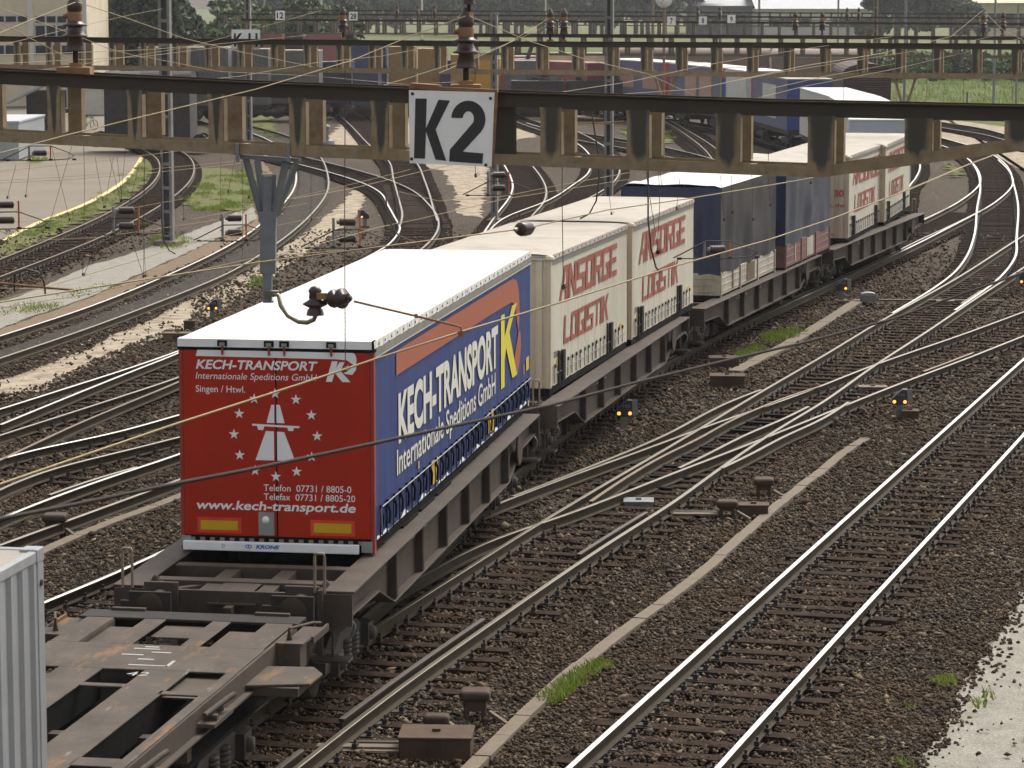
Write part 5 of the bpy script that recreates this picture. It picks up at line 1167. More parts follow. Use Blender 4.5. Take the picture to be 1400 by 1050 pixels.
wire('wire leading right from the strain insulator above the cream roofs', zline([(728,310),(830,287),(945,271),(1060,252),(1230,222),(1420,190)], 6.3), .007)
sp = (*un(717,312.5,6.3), 6.3); st_ = thing('strain_insulator', 'brown barrel insulator in the wire above the white roofs', 'insulator', sp)
b = MB(); dr = Vector(w2p[-1])-Vector(w2p[-2]); dr.normalize(); b.lathe([(.02,-.11),(.06,-.10),(.075,-.06),(.065,-.03),(.078,0),(.065,.03),(.075,.06),(.06,.10),(.02,.11)], (0,0,0), tuple(dr), n=16); b.lathe([(.012,-.2),(.025,-.17),(.012,-.11)], (0,0,0), tuple(dr), n=8, m=1); b.lathe([(.012,.11),(.025,.17),(.012,.2)], (0,0,0), tuple(dr), n=8, m=1); b.build('barrel', [M['brick_ins'], M['rail_dull']], st_)
wire('thick black feeder cable sagging right across the picture', rline([(-60,722,13.2),(0,709,13.8),(100,690,14.4),(245,660,15.4),(350,640,16.1),(515,605,17.3),(690,567,18.8),(752,554,19.4),(880,520,20.6),(1000,491,21.8),(1100,468,22.9),(1220,436,24.2),(1400,372,26.2),(1460,350,27)]), .0115, 'cable')
# wires tied to the two insulators of the near gantry and running on
HI = [
 ('yellowish wire from the lower left up to the insulator above the K2 sign', [(-40,219,21),(0,209,21.5),(90,185,22.5),(180,163,23.4),(350,122,25),(480,83,26.2),(560,50,26.8),(636,22,27.2)]),
 ('yellowish wire from the insulator above the K2 sign down to the right', [(642,22,27.3),(720,55,30),(800,81,33),(885,101,37),(950,131,41)]),
 ('wire from the left insulator down to the right over the second gantry', [(106,3,28.3),(180,27,32),(250,52,38),(325,70,45),(430,92,55)]),
 ('wire from the left insulator down to the left edge', [(103,3,28.3),(45,26,27),(0,45,26),(-30,56,25)]),
 ('wire rising from the left edge behind the left insulator', [(-30,2,30),(0,11,31),(43,26,33),(95,45,36),(150,67,42),(200,80,48)]),
 ('lower wire slanting from the left edge to the near chord', [(-20,24,24),(0,31,25),(60,62,28),(110,88,31),(150,106,33)]),
 ('thin wire rising from the left edge to the lattice mast', [(-30,70,42),(0,62,44),(100,38,52),(180,20,60),(222,12,66)]),
 ('thin wire crossing the left insulator towards the second gantry', [(-20,76,40),(0,75,41),(100,72,45),(200,68,52),(300,60,60),(420,48,66)]),
 ('thin wire below the chord of the second gantry at left', [(-20,88,42),(60,84,44),(200,77,52),(320,62,60)]),
 ('thin wire from the left edge up over the second gantry', [(-20,105,40),(100,90,46),(160,80,52),(260,64,62),(440,14,68)]),
 ('wire running over the K 11 sign to the second gantry', [(270,110,52),(330,104,55),(430,86,60),(520,77,63),(600,62,66)]),
 ('wire falling from the left mast to the centre gap', [(200,78,60),(300,98,62),(430,104,66),(560,116,70),(620,112,72)]),
 ('long wire rising to the right behind the K2 sign', [(505,122,40),(560,106,46),(640,80,55),(700,57,62),(760,30,66)]),
 ('long wire in the right half rising over the second gantry', [(740,130,36),(860,112,42),(960,90,50),(1040,76,56),(1120,64,62),(1220,50,70)]),
 ('pair wire in the right half rising to the insulators', [(830,130,40),(950,122,45),(1060,100,52),(1160,84,58),(1300,62,64),(1400,40,70)]),
 ('wire from the far right insulator towards the lower left', [(1344,14,104),(1300,50,80),(1200,74,60),(1100,90,50),(960,120,42)]),
 ('wire crossing the right end of the second gantry', [(1346,16,104),(1370,40,90),(1420,66,70)]),
 ('slack wire over the meadow gap at right', [(1020,138,44),(1100,118,48),(1225,94,56),(1310,74,62),(1420,46,70)]),
 ('thin wire above the roofs of the far containers', [(1050,122,52),(1130,104,58),(1240,84,64)]),
 ('wire below the near gantry at right', [(1238,262,44),(1300,235,47),(1400,196,52)]),
 ('thin wire sloping over the middle of the second gantry', [(600,100,48),(690,62,60),(752,24,65)]),
]
for nm, pts in HI: wire(nm, rline(pts), .0045 if pts[0][2] < 45 else .0058)
# contact wires and messengers of the left hand tracks
LW = [
 ('contact wire over the leftmost track', [(-30,342,60),(0,336,61),(62,328,63),(130,325,65),(215,313,68),(300,300,71),(420,278,76)]),
 ('contact wire over the grass verge', [(-30,306,66),(0,304,67),(72,301,68),(108,296,70),(160,288,73),(250,272,78)]),
 ('contact wire over the pale path', [(-30,418,52),(0,411,53),(118,376,56),(200,352,58),(262,332,60),(330,318,63),(480,288,69)]),
 ('wire between the pale path and the red trailer', [(-30,427,45),(0,421,46),(107,404,48),(190,386,50),(262,372,52),(350,352,55),(470,342,60)]),
 ('lower contact wire over the sandy strip', [(-30,398,48),(0,394,49),(107,396,50)]),
 ('contact wire ending over the white trailer roof', [(360,353,46),(450,330,48),(520,310,50),(570,300,52),(690,272,56),(860,245,62)]),
 ('upper wire across the asphalt yard', [(-30,238,70),(0,234,71),(120,222,74),(200,212,76),(330,196,80)]),
 ('second upper wire across the asphalt yard', [(-30,249,66),(0,247,67),(100,241,70),(200,232,73),(330,220,76)]),
 ('third upper wire across the asphalt yard', [(-30,252,62),(0,250,63),(100,245,66),(200,237,69),(345,222,73)]),
 ('wire across the brown ballast left of the K2 sign', [(400,272,50),(480,258,53),(570,236,56),(640,220,58)]),
 ('wire beside the sandy patch below the K2 sign', [(545,262,56),(600,275,57),(690,268,60),(770,252,63),(860,236,66)]),
 ('wire over the dark track left of the white roof', [(262,300,60),(360,280,62),(480,252,66),(560,232,70)]),
]
for nm, pts in LW: wire(nm, rline(pts), .006)
# droppers: thin verticals hanging from the messengers to the contact wires
DR = [(113,130,375,56),(198,160,378,58),(197,232,377,57),(472,95,505,28.2),(770,140,392,30),(250,215,300,66),(302,215,300,66),(330,190,360,56),(425,225,300,60),(545,215,305,56),(650,95,240,40),(834,235,292,58),(900,215,345,40),(1030,180,300,50),(1052,185,280,50),(1108,180,250,52),(1000,240,290,48),(1062,120,150,60),(1153,108,182,56),(1385,60,150,66),(1265,95,146,70),(1290,95,146,70),(1316,95,146,70),(1345,95,145,70)]
for i, (px, y0, y1, Y) in enumerate(DR):
    wire('thin dark dropper hanging between two overhead wires', rline([(px, y0, Y), (px+random.uniform(-3, 3), (y0+y1)/2, Y), (px+random.uniform(-2, 2), y1, Y)]), .0045, 'wire_dark', 'dropper', 'droppers between the overhead wires', nm='dropper')
for i, (xa, ya, xb, yb, Y) in enumerate([(70,198,95,300,66),(98,200,66,312,66),(22,225,10,270,60),(42,215,35,268,60),(130,215,142,283,66),(155,215,143,283,66),(150,215,165,275,66),(160,215,167,275,66),(172,200,165,275,66),(133,330,115,376,57),(178,320,196,378,57),(190,225,178,275,64),(322,215,312,262,64),(345,235,340,270,62),(900,215,906,262,46),(930,240,925,285,46),(985,240,990,300,46),(880,215,900,345,40)]):
    wire('slanting thin dropper of the left hand overhead lines' if xa < 400 else 'slanting thin dropper over the dark tarpaulin bodies', rline([(xa,ya,Y),(xb,yb,Y)]), .0045, 'wire_dark', 'dropper', 'slanting droppers left' if xa < 400 else 'slanting droppers right', nm='dropper')
# jumper loops
for nm, pts in (('dark jumper cable hanging over the grass by the lattice mast', [(220,215,58),(221,300,58),(224,330,58),(232,343,58),(240,347,58)]), ('dark jumper cable hanging over the cream swap body', [(886,218,38),(886,300,38),(890,340,38),(897,366,38),(903,372,38)]), ('dark jumper loop by the white roof corner', [(527,262,46),(530,300,46),(545,322,46),(566,331,46)]), ('dark jumper cable above the second cream roof', [(808,150,40),(818,210,40),(819,245,40),(815,275,40),(806,292,40),(793,299,40)])):
    wire(nm, rline(pts), .012, 'wire_dark', 'jumper cable', 'jumper cables', nm='jumper_cable')
# section insulators
def section_insulator(label, px, py, Y, two=True, k=.78):
    p = ray(px, py, Y); t = thing('section_insulator', label, 'section insulator', p, -math.radians(10), 'section insulators in the contact wires')
    zs = (0.0, .42) if two else (0.0,)
    for z in zs:
        b = MB(); pr = [(.05,-.21)]
        for i in range(9): pr += [(.115,-.19+i*.045),(.085,-.17+i*.045)]
        b.lathe(pr+[(.05,.21)], (0,0,z), (.92,.38,0), n=14, m=0); b.lathe([(.05,-.27),(.06,-.26),(.06,-.20)], (0,0,z), (.92,.38,0), n=12, m=1); b.build('insulating_barrel', [M['brick_ins'], M['fascia']], t)
    top = .62 if two else .30
    MB().bx(-.36, -.30, -.14, -.08, -.22, top-.1).build('end_post', M['grey_post'], t); MB().bx(.285, .325, .10, .14, -.22, top-.1).build('resin_rod', M['orange_ins'], t)
    b = MB(); b.tube([(-1.1,-.45,-.20),(-.9,-.37,-.10),(-.3,-.12,.22),(.3,.12,.22),(.85,.35,.0),(1.0,.41,-.1),(.85,.35,-.2),(.3,.12,-.24),(-.3,-.12,-.24),(-.9,-.37,-.22)], .018, 6); b.build('runner', M['wire_dark'], t)
    for x in (-.95, -.33, .31, 1.0): MB().box((x, x*.41, -.22), (.12,.07,.06)).build('clamp', M['plate'], t)
    t.scale = (k, k, k)
section_insulator('section insulator with two black barrels at the left edge', 9, 301, 62)
section_insulator('section insulator with two black barrels over the left track', 173, 309, 62)
section_insulator('section insulator beside the lattice mast, over the pale path', 321, 318, 66)
section_insulator('section insulator over the pale gravel left of the white roof', 475, 326, 58)
section_insulator('section insulator on the asphalt below the near gantry', 55, 209, 74, False)
section_insulator('section insulator right of the sandy patch', 682, 257, 74, True)
section_insulator('section insulator against the navy tarpaulin body', 981, 341, 46, False, .6)
for nm, pts in (('rusty registration tube at the left edge', [(-30,383,47),(0,387,47),(50,392,47),(107,397,47)]), ('rusty tube pair by the middle mast', [(780,170,96),(820,168,96),(852,166,96)])):
    wire(nm, rline(pts), .02, 'rustcap', 'registration tube', nm='registration_tube')
wire('curved dark tube standing over the lower left tracks', rline([(20,400,47),(19,375,47),(35,368,47),(52,372,47),(60,385,47),(62,403,47)]), .016, 'wire_dark', 'registration tube', nm='registration_tube')
# ------------------------------------------------------------------ dwarf signals and trackside boxes
def gp(px, py): return un(px, py, G)
def dwarf(label, px, py, k=1.0, lamps=2, flip=1, post='signal_post'):
    x, y = gp(px, py); t = thing('ground_signal', label, 'signal', (x, y, G), -math.atan2(x, y)+.05, 'dwarf signals between the tracks')
    MB().bx(-.09*k, .09*k, -.06*k, .06*k, -.05, .40*k).build('post', M[post], t)
    b = MB(); pl = [(-.20,0),(.22,0),(.22,.14),(.20,.42),(.08,.42),(-.20,.17)] if flip > 0 else [(.20,0),(-.22,0),(-.22,.14),(-.20,.42),(-.08,.42),(.20,.17)]
    b.prism([(u*k, v*k+.36*k) for u, v in pl], lambda u, v, d: (u, d, v), -.10*k, .16*k); bevel(b.build('head', M['signal_black'], t), .01)
    b = MB(); e = [(.22,.14),(.205,.42),(.08,.425),(-.2,.175)]
    b.bar((.23*flip*k, 0, .38*k), (.215*flip*k, 0, .78*k), .02, .26*k, 0, (1,0,0)); b.build('hood_edge', M['fascia'], t)
    for i, xx in enumerate((-.135, .15)[:lamps] if lamps == 2 else (.15,)):
        b = MB(); b.lathe([(.048*k,0),(.044*k,.03*k),(0,.035*k)], (xx*k*flip, -.10*k, .445*k), (0,-1,0), n=12); b.build('lamp', M['lamp'], t)
    g = MB(); put_text(g, '155', -.03*k, .14*k, .60*k, .67*k, lambda a, b_, d: (a, d-.104*k, b_), 0, 0, 0); g.build('number', M['lockgrey'], t)
    MB().bx(-.2*k, .2*k, -.16*k, .16*k, -.06, .03).build('footing', M['concrete'], t)
    return t
dwarf('black dwarf signal with two amber lamps beside the brown wagons', 853, 588, .80)
dwarf('dwarf signal on a grey post with two bright lamps, left of the polished rails', 1229, 571, .78, 2, 1)
dwarf('dwarf signal with one small lamp near the pale round box', 1150, 411, .82, 1, 1)
dwarf('dwarf signal with two lamps left of the white trailer roof', 290, 437, .72, 2, 1)
dwarf('small dwarf signal on the sandy strip below the K2 sign', 499, 309, .8, 1, -1)
dwarf('dwarf signal cut by the right edge of the photo', 1402, 402, .85, 0, -1)
def box(label, px, py, sx, sy, h, rz=0.0, m='rust_box', kind='lid', cat='trackside box', rod=None, feet=False):
    x, y = gp(px, py); t = thing('point_machine_box', label, cat, (x, y, G), rz, 'rusty boxes between the tracks')
    b = MB()
    if feet:
        for a in (-1, 1):
            for c in (-1, 1): b.bx(a*(sx/2-.07)-.03, a*(sx/2-.07)+.03, c*(sy/2-.07)-.03, c*(sy/2-.07)+.03, -.05, .14)
        b.bx(-sx/2+.04, sx/2-.04, -sy/2+.04, sy/2-.04, .12, h-.10)
    else: b.bx(-sx/2, sx/2, -sy/2, sy/2, -.06, h-.03)
    bevel(b.build('case', M[m], t), .015)
    b = MB()
    if feet: b.bx(-sx/2-.01, sx/2+.01, -sy/2-.01, sy/2+.01, h-.13, h); o = bevel(b.build('lid', M['box_lid'] if m == 'rust_box' else M[m], t), .05, 3)
    else: b.bx(-sx/2-.015, sx/2+.015, -sy/2-.015, sy/2+.015, h-.03, h); b.bx(sx*.0-.05, .05, -.03, .03, h, h+.035); bevel(b.build('lid', M[m], t), .008)
    if not feet: MB().bx(-sx*.14, sx*.10, -sy/2-.012, -sy/2, .05, h-.06).build('front_plate', M['box_lid'], t)
    if rod: 
        b = MB(); b.bar((-sx/2, rod[1], .06), (-sx/2-rod[0], rod[1], .06), .16, .03, 0); b.bar((-sx/2, rod[1]+.22, .05), (-sx/2-rod[0]*.9, rod[1]+.22, .05), .10, .04, 1); b.build('point_rod', [M['concrete'], M['plate']], t)
    if feet: MB().bar((sx/2, -.05, .1), (sx/2+.22, -.28, .01), .05, .05).build('cable_duct', M['concrete'], t)
    return t
R17 = -math.radians(3)
box('large rusty box with flat lid at the bottom edge, in front of the pale trough', 597, 1030, .84, .62, .27, R17, rod=(1.0, .05))
box('small domed rusty box on short legs behind the large rusty box', 597, 998, .30, .22, .20, R17, feet=True)
box('rusty box on legs with a slanted duct, left of the pale trough', 650, 983, .36, .32, .38, R17, feet=True)
box('rusty box on legs beside the pale trough, right of the through track', 1044, 678, .34, .34, .33, R17, feet=True)
box('rusty box with a white rod towards the through track', 994, 707, .34, .30, .30, R17, feet=True, rod=(.75, -.05))
box('flat rusty box touching the one with the white rod', 1030, 704, .50, .34, .20, R17)
box('long low rusty box in the ballast near the dark wagons', 994, 528, .78, .5, .27, R17, rod=None)
box('low rusty box behind the grass tuft by the short trough', 990, 501, .70, .5, .24, R17)
box('rusty domed box on the ballast left of the red trailer', 76, 731, .38, .34, .36, R17, feet=True)
box('brown timber block beside the white trailer roof edge', 243, 466, .72, .34, .22, R17, m='brown_path')
box('dark box behind the timber block by the trailer roof', 260, 449, .30, .30, .22, R17)
box('low brown box right of the bright dwarf signal', 1244, 573, .34, .34, .20, R17)
box('flat grey cover plate between the rails of the through track', 873, 692, .50, .44, .12, R17, m='signal_post')
box('pale cover plate in the slip switch near the polished rails', 1193, 536, .62, .36, .14, R17, m='concrete')
box('pale cover between the rails under the black cable', 1292, 416, .50, .42, .12, R17, m='concrete')
# white round-topped box and its rod to the switch
x, y = gp(1187, 413); t = thing('switch_motor', 'pale round-topped switch motor with a long rod under the rails', 'switch motor', (x, y, G))
bevel(MB().bx(-.22, .22, -.18, .18, -.02, .20).build('case', M['signal_post'], t), .02); b = MB(); b.prism([(.22*math.cos(a), .20+.09*math.sin(a)**.6) for a in np.linspace(0, math.pi, 12)], lambda u, v, d: (u, d, v), -.19, .19); b.build('lid', M['lockgrey'], t)
MB().bar((.3, 0, .06), (3.9, -.25, .06), .16, .05).build('rod', M['concrete'], t); MB().bar((-.3, 0, .04), (-1.0, -.0, .02), .14, .04).build('rod', M['brown_path'], t)
x, y = gp(520, 1031); 
tag(MB().box((0,0,.0), (1.2,.10,.04), rz=-.05).build('point_rod', M['concrete'], None, loc=(x, y, G+.03)), 'pale flat point rod reaching under the rail at the bottom', 'rod')
x, y = gp(905, 535)
# ------------------------------------------------------------------ grass, weeds, pale stones
def blades(name, spots, mtl):
    V = []; Fc = []
    for x, y, n, rx, ry, h, z in spots:
        for _ in range(n):
            a = random.uniform(0, 6.283); q = math.sqrt(random.random()); px, py = x+rx*q*math.cos(a), y+ry*q*math.sin(a)
            hh = h*random.uniform(.45, 1.1)*(1.15-.6*q); b_ = random.uniform(0, 6.283); w_ = h*.055+.006; ln = hh*random.uniform(.1, .8); c_ = random.uniform(0, 6.283)
            i = len(V); V += [(px-w_*math.cos(b_), py-w_*math.sin(b_), z), (px+w_*math.cos(b_), py+w_*math.sin(b_), z), (px+ln*.45*math.cos(c_)+w_*.5, py+ln*.45*math.sin(c_), z+hh*.65), (px+ln*math.cos(c_), py+ln*math.sin(c_), z+hh)]
            Fc += [(i, i+1, i+2), (i, i+2, i+3)]
    me = bpy.data.meshes.new(name); me.from_pydata(V, [], Fc); me.materials.append(mtl); o = bpy.data.objects.new(name, me); link(o); tag(o, kind='stuff'); return o
sp = []
for px, py in ((752,957),(762,950),(770,943),(780,936),(790,929),(800,922),(812,916),(822,912)): x, y = gp(px, py); sp.append((x, y, 150, .17, .26, .16, G))
blades('weeds', sp, M['grass'])
sp = []
for px, py, n, r, h in ((1290,934,160,.18,.13),(1298,928,60,.12,.10),(1244,968,30,.10,.06),(1235,1046,60,.14,.12),(1352,955,14,.10,.22),(1338,962,14,.1,.15),(1340,967,10,.08,.2),(1020,486,160,.30,.22),(1035,478,120,.30,.2),(1066,462,240,.5,.26),(1082,455,160,.4,.22),(1055,468,100,.3,.2),(1108,440,40,.3,.08),(1115,434,40,.3,.08),(765,922,20,.1,.05),(875,838,10,.06,.08),(350,392,140,.4,.22),(358,384,140,.4,.25),(305,398,30,.2,.1),(330,409,20,.2,.06)):
    x, y = gp(px, py); sp.append((x, y, n, r, r*1.4, h, G))
blades('grass', sp, M['grass'])
sp = []
def along(pts, n, spread, k, h):
    P = np.array(pts, float)
    for _ in range(n):
        i = random.randrange(len(P)-1); q = random.random(); p = P[i]*(1-q)+P[i+1]*q; px, py = p+np.array([random.gauss(0, spread), random.gauss(0, spread*.5)]); x, y = gp(px, py); s_ = random.uniform(.6, 1.5); sp.append((x, y, int(k*s_), .35*s_, .6*s_, h*s_, G))
along([(0,344),(70,308),(120,290),(170,262),(205,228)], 60, 7, 45, .14)
along([(0,432),(60,420),(120,398),(200,378)], 14, 5, 35, .12)
along([(200,300),(212,330),(240,335),(255,330)], 12, 6, 50, .18)
along([(255,270),(300,250),(345,240),(330,280),(290,282)], 60, 13, 60, .16)
along([(262,160),(300,140),(350,170),(380,180)], 44, 12, 60, .2)
along([(0,215),(30,210),(60,222)], 10, 6, 60, .2)
along([(860,178),(890,172),(920,190)], 14, 8, 60, .22)
along([(90,165),(150,155),(190,150)], 10, 6, 50, .3)
blades('grass', sp, M['grass'])
# small pale stones and scraps lying on the left hand ballast
V = MB()
for _ in range(150):
    t_ = random.random(); px = random.uniform(0, 560); py = 420-px*.28+random.uniform(-25, 110)
    if 245 < px and py > 300: continue
    x, y = gp(px, py); s_ = random.uniform(.015, .05); V.box((x, y, G+.03), (s_*1.6, s_, s_*.7), rz=random.random()*3)
tag(V.build('pale_stones', M['decal_side']), kind='stuff')
V = MB()
for _ in range(420):
    i = random.random(); q = np.array([(1262,1030),(1290,985),(1305,945),(1336,905),(1372,850),(1392,815)]); k = min(4, int(i*5)); p = q[k]*(1-(i*5-k))+q[k+1]*(i*5-k)
    x, y = gp(p[0]+abs(random.gauss(0, 22))-8, p[1]+random.gauss(0, 8)); s_ = random.uniform(.02, .045); V.box((x, y, G-.03), (s_*1.5, s_, s_*.8), rz=random.random()*3, rx=random.random(), ry=random.random())
tag(V.build('path_edge_stones', M['stone']), kind='stuff')

# ------------------------------------------------------------------ masts
def lattice_mast(label, px, py, w_, h, m='grey_post', z_=G, rz=-.2):
    x, y = gp(px, py); t = thing('catenary_mast', label, 'mast', (x, y, G), rz, 'catenary masts')
    for sx in (-1, 1):
        b = MB(); b.bx(sx*w_/2-sx*.10, sx*w_/2, -.13, -.11, 0, h); b.bx(sx*w_/2-sx*.10, sx*w_/2, .11, .13, 0, h); b.bx(sx*w_/2-sx*.02, sx*w_/2, -.11, .11, 0, h); b.build('channel', M[m], t)
    b = MB(); z = .25
    while z < h: b.bx(-w_/2, w_/2, -.135, -.122, z, z+.12); b.bx(-w_/2, w_/2, .122, .135, z, z+.12); z += .85
    b.build('batten', M[m], t); MB().bx(-w_/2+.03, w_/2-.03, -.01, .01, 0, h).build('web', M['web_dark'], t); bevel(MB().bx(-w_, w_, -.45, .45, -.1, .12).build('footing', M['concrete'], t), .04); return t  # dark panel added as the shadow inside the channels
lattice_mast('pale lattice mast standing on the grass by the concrete path', 230, 333, .42, 9.4)
lattice_mast('grey lattice mast right of the K2 sign', 832, 292, .34, 10)
lattice_mast('grey lattice mast behind the drop post', 341, 206, .34, 9.5)
lattice_mast('dark steel mast behind the white trailer roof', 676, 303, .26, 8.1)
lattice_mast('brown lattice mast behind the far cream roofs', 1195, 158, .34, 9.0, 'ochre_mast')
def pole(label, px, py, r, h, m='grey_post'):
    x, y = gp(px, py); t = thing('pole', label, 'pole', (x, y, G), 0, 'slim poles'); MB().lathe([(r,0),(r*.8,h)], n=10).build('shaft', M[m], t); MB().bx(-r*2.4, r*2.4, -r*2.4, r*2.4, -.05, .15).build('footing', M['concrete'], t); return t
for nm, px, py, r, h, m in (('slim grey pole right of the pale container train', 1389, 146, .10, 8.2, 'grey_post'), ('slim pole in the gap of the meadow', 1358, 152, .10, 10.5, 'galv'), ('slim pole in front of the lilac container', 983, 222, .10, 8.3, 'grey_post'), ('brown pole in front of the red container', 892, 152, .13, 9.5, 'ochre_mast'),
     ('slim pole behind the third gantry right', 1236, 152, .12, 11, 'galv'), ('slim pole before the warehouse', 1145, 92, .14, 13, 'grey_post'), ('pole left of the clock', 765+127, 92, .20, 14, 'grey_post'), ('pole over the tan wagons', 1037, 100, .15, 12, 'grey_post'), ('pole left of the cream sign', 362, 60, .2, 16, 'grey_post'), ('grey pole by the dark trees', 241, 110, .16, 11, 'grey_post'), ('pole far left of the middle', 577, 55, .2, 16, 'pilaster'), ('second pole far left of the middle', 440, 55, .2, 16, 'pilaster'), ('third far pole left of the middle', 405, 52, .2, 16, 'pilaster'), ('far pole under the green bush', 746, 60, .16, 9, 'pilaster')): pole(nm, px, py, r, h, m)
# hanging V brackets of the second gantry
for nm, px, y0, y1 in (('ochre V bracket under the right part of the second gantry', 1237, 106, 141), ('ochre V bracket under the middle of the second gantry', 909, 103, 134)):
    P = G2.pt(px, y0, .2); t = thing('drop_bracket', nm, 'bracket', tuple(P), 0, 'V brackets under the second gantry')
    for dx in (-14, 15): MB().bar(G2.pt(px+dx, y0, .2)-P, G2.pt(px+(4 if dx > 0 else -4), y1, .2)-P, .06, .05).build('strut', M['ochre'], t)
    MB().bar(G2.pt(px-17, y0, .2)-P, G2.pt(px+19, y0+.5, .2)-P, .10, .05).build('cross_piece', M['ochre'], t); MB().box(G2.pt(px, y1, .2)-P, (.16,.1,.12)).build('foot', M['ochre'], t)

# ------------------------------------------------------------------ far trains
def frame_of(px, py, Y=None, z=G): x, y = un(px, py, z); return x, y
def boxcar(label, cat, p0, p1, w_, z0, z1, side, end, roof, name='swap_body', group=None, roundtop=0.0, under=True, ribs=0, extras=None):
    """body between plan points p0 (near end) and p1 (far end), as centre line"""
    a = Vector((*p0, 0)); c = Vector((*p1, 0)); L = (c-a).length; rz = -math.atan2(c.x-a.x, c.y-a.y); t = thing(name, label, cat, tuple(a), rz, group); W = w_/2
    for sx in (-1, 1):
        b = MB().bx(sx*(W-.04), sx*W, .02, L-.02, z0, z1)
        if ribs:
            for y in np.linspace(.15, L-.15, ribs): b.bx(sx*W, sx*(W+.06), y-.05, y+.05, z0, z1)
        b.build('side_wall', M[side], t)
    for y in (0, L-.06):
        b = MB().bx(-W, W, y, y+.06, z0, z1)
        if roundtop: b.prism([(W*math.cos(q), z1+roundtop*math.sin(q)) for q in np.linspace(0, math.pi, 13)], lambda u, v, d: (u, d, v), y, y+.06)
        b.build('end_wall', M[end], t)
    b = MB(); n = 12
    if roundtop:
        pr = [(W*1.02*math.cos(q), z1+roundtop*math.sin(q)) for q in np.linspace(0, math.pi, n+1)]; vs = []
        for y in (-.05, L+.05): vs += [(u, y, v) for u, v in pr]
        b.add(vs, [(i, i+1, i+n+2, i+n+1) for i in range(n)], 0, True)
    else: b.bx(-W-.02, W+.02, -.02, L+.02, z1, z1+.07)
    b.build('roof', M[roof], t)
    if under:
        b = MB(); b.bx(-W+.1, W-.1, .1, L-.1, z0-.28, z0); b.build('underframe', M['bogie'], t)
        for y in (L*.16, L*.84):
            k = MB()
            for yy in (-.9, .9):
                for sx in (-1, 1): k.lathe([(.44,-.06),(.44,.06)], (sx*.75, y+yy, .44), (1,0,0), n=14)
            k.bx(-1.05, 1.05, y-1.3, y+1.3, .35, .62); k.build('bogie', M['bogie'], t)
    if extras: extras(t, W, L, z0, z1)
    return t
_S2 = smooth(dense(S2C, .5), 6)
def s2(y): return (float(np.interp(y, _S2[:, 1], _S2[:, 0])), y)
def stripe(name, mt, fnbox):
    def ex(t, W, L, z0, z1):
        for q in fnbox(W, L, z0, z1): MB().bx(*q[:6]).build(name, M[q[6]], t)
    return ex
GR2 = 'trailers and bodies of the second train'
boxcar('white body with pale blue front right behind the last cream body', 'swap body', s2(119), s2(132.6), 2.5, 1.2, 3.62, 'white_side', 'paleblue', 'roof_white', group=GR2)
boxcar('white curtain body with a long clean roof in the curve', 'swap body', s2(133.4), s2(146.6), 2.5, 1.2, 3.62, 'white_side', 'white_side', 'roof_white', group=GR2)
boxcar('white body at the far end of the row of clean roofs', 'swap body', s2(147.3), s2(160.5), 2.5, 1.2, 3.62, 'white_side', 'white_side', 'roof_white', group=GR2,
       extras=stripe('end_stripe', '', lambda W, L, z0, z1: [(-W-.01, W, -.02, -.005, z0, z0+.4, 'brightblue')]))
boxcar('lilac blue trailer with red front edge and blue rear posts', 'semi trailer', s2(165.5), s2(179), 2.55, 1.15, 3.95, 'lilac_tarp', 'brightblue', 'roof_grey', name='semi_trailer', group=GR2,
       extras=stripe('panel', '', lambda W, L, z0, z1: [(-W-.02, -W-.004, 4, 9, z0+.5, z1-.4, 'white_side'), (-W-.015, -W-.003, L-.5, L, z0, z1, 'brightred'), (-.3, W, -.02, -.004, z0+1.0, z0+1.7, 'brightred'), (-.2, W-.2, -.03, -.02, z0+1.2, z0+1.5, 'decal')]))
def tra(t, W, L, z0, z1):
    MB().bx(-W, W, -.03, -.005, z1-.62, z1, ).build('red_band', M['brightred'], t); g = MB(); put_text(g, 'TRA', -.9, 1.0, z1-.55, z1-.12, REAR(-.03), 0, .03, -.006, cap=.71); g.build('lettering', M['decal'], t)
    MB().bx(-.8, .8, -.03, -.005, z0+.55, z0+1.0).build('white_panel', M['decal'], t)
    for y in (2, 6): MB().bx(-W-.02, -W-.004, y, y+3.2, z0+.8, z1-.5).build('panel', M['pink'], t)
boxcar('plain white trailer between the two lilac ones', 'semi trailer', s2(181), s2(187.5), 2.5, 1.2, 4.0, 'white_side', 'white_side', 'roof_white', group=GR2, name='semi_trailer')
boxcar('blue trailer with red TRA band on its end, in the far curve', 'semi trailer', s2(189.5), s2(203), 2.55, 1.15, 4.0, 'lilac_tarp', 'brightblue', 'roof_white', name='semi_trailer', group=GR2, extras=tra)
boxcar('lilac body with red corner post beyond the TRA trailer', 'swap body', s2(205), s2(217), 2.55, 1.15, 4.0, 'lilac_tarp', 'brightred', 'roof_white', group=GR2,
       extras=lambda t, W, L, z0, z1: [MB().bx(-W-.02, -W-.004, y, y+3.0, z0+1.0, z1-.5).build('panel', M['pink'], t) for y in (1, 6)])
boxcar('faded red container with deep red end in the far row', 'container', (6.6, 213.5), (2.6, 221.5), 2.6, 1.1, 3.75, 'redbox', 'redbox_end', 'redbox', name='container', group='far containers')
boxcar('narrow pink red body left of the red container', 'container', (1.6, 222), (.2, 224.2), 2.6, 1.1, 3.85, 'redbox', 'redbox', 'redbox', name='container', group='far containers')
boxcar('grey white box wagon left of the red containers', 'freight wagon', (-.6, 224.5), (-4.6, 226.5), 2.6, 1.1, 3.7, 'cont_grey', 'hopper', 'cont_roof', name='covered_wagon', group='far goods wagons')
